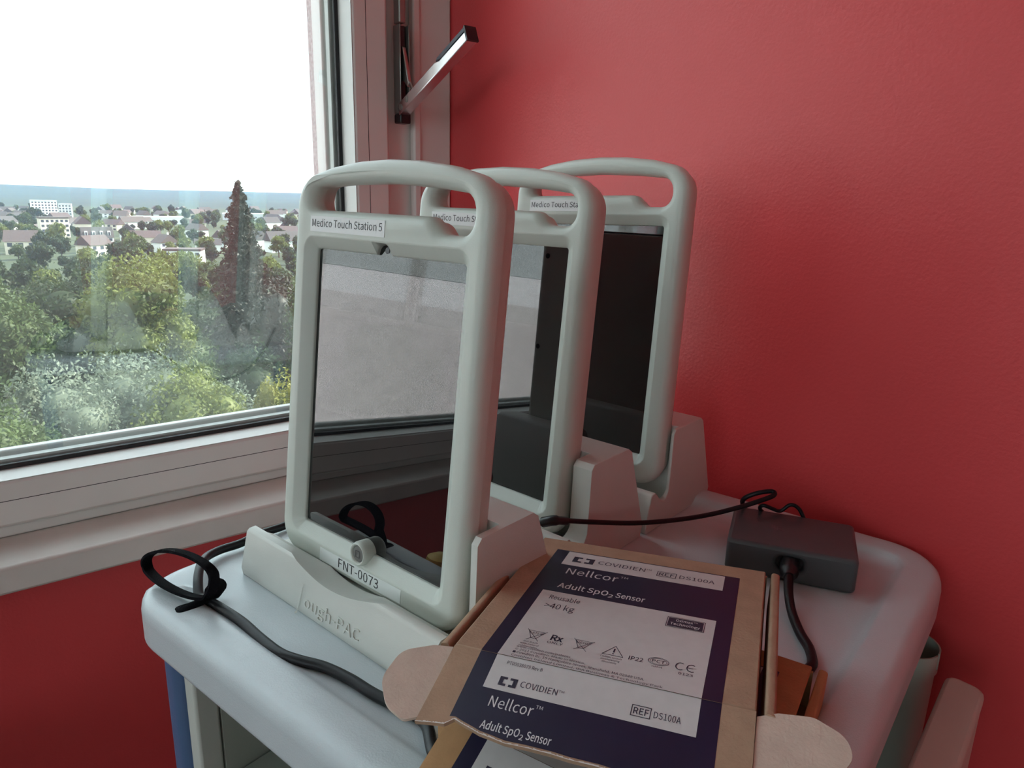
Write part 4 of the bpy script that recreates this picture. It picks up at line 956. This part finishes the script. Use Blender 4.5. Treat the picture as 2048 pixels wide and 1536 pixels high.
# town trees share a few meshes
tprot = []
for k in range(4):
    bl = crown(60 + k, 9, 3.4, 3.9, 6); t = tree('town_tree', 'green tree between the houses of the far town', 0, 400, TOWN_Z, bl, 1300, .45, (LEAF_M, LEAF_D, LEAF_B, LEAF_D)[k], 60 + k, 'trees of the far town')
    tprot.append(t)
for i in range(280):
    k = i % 4; az, D = spot(.8, 23.5, 190, 1000, 1.0, 4.2)
    o = tprot[k] if i < 4 else copy_tree(tprot[k]); s = hr.uniform(.6, 1.35)
    o.matrix_world = T(*geo(az, D, ground_z(D) - .2)) @ rotz(hr.uniform(0, 6.28)) @ Matrix.Diagonal((s, s, s * hr.uniform(.9, 1.4), 1))

# woods on the slope between the hospital and the town
for i in range(64):
    k = i % 4; az, D = spot(.2, 23.5, 135, 140, 1.0, 3.0)
    o = copy_tree(tprot[k]); s = hr.uniform(.55, .85); o['label'] = 'leafy tree on the slope between the near trees and the town'; o['group'] = 'trees on the slope'; o.name = 'slope_tree'
    o.matrix_world = T(*geo(az, D, ground_z(D) - .2)) @ rotz(hr.uniform(0, 6.28)) @ Matrix.Diagonal((s, s, s * hr.uniform(.9, 1.3), 1))

# hospital wing standing out to the left of the window (mirrored in the tablet screens)
hw_ = thing('hospital_wing', 'pale plastered hospital wing with grey upper storey, mirrored in the screens', 'building', T(-10.5, -13.0, NEAR_Z))
WING = mat('wing_plaster', (0.66, 0.60, 0.64), 0.9, var=.06, vscale=3, bump=.5, bscale=40)
obj('walls', bx(-9.5, 9.2, -3.0, 0, 0, 14.75), WING, hw_)
obj('upper_storey', bx(-9.5, 9.2, -3.0, 0, 14.76, 20), mat('wing_cladding', (0.30, 0.30, 0.31), 0.8, var=.05, vscale=2), hw_)
obj('roof', bx(-9.7, 9.4, -3.2, .2, 20.0, 20.3), ROOFC[0], hw_)
for i in range(6):
    for j in range(3):
        x = -8.2 + 3.2 * i; f = obj('window', bx(x - .7, x + .7, -.02, .05, 2.2 + 3.4 * j, 3.6 + 3.4 * j), PVC, hw_); obj('pane', bx(x - .6, x + .6, .051, .06, 2.3 + 3.4 * j, 3.5 + 3.4 * j), WIN, f)

# summer haze over the plain
hz = bpy.data.materials.new('haze'); hz.use_nodes = True; nt = hz.node_tree; nt.nodes.remove(nt.nodes['Principled BSDF'])
vs = nt.nodes.new('ShaderNodeVolumeScatter'); vs.inputs['Color'].default_value = (0.26, 0.54, 1.0, 1); vs.inputs['Density'].default_value = 0.000072; vs.inputs['Anisotropy'].default_value = 0.2
nt.links.new(vs.outputs['Volume'], nt.nodes['Material Output'].inputs['Volume'])
bm = bmesh.new(); box(bm, -6500, -60, -2500, 3500, -60, 110)
hzo = obj('haze', bm, hz); tag(hzo, 'thin blue summer haze over the distant plain and hills', 'haze', None, 'stuff')
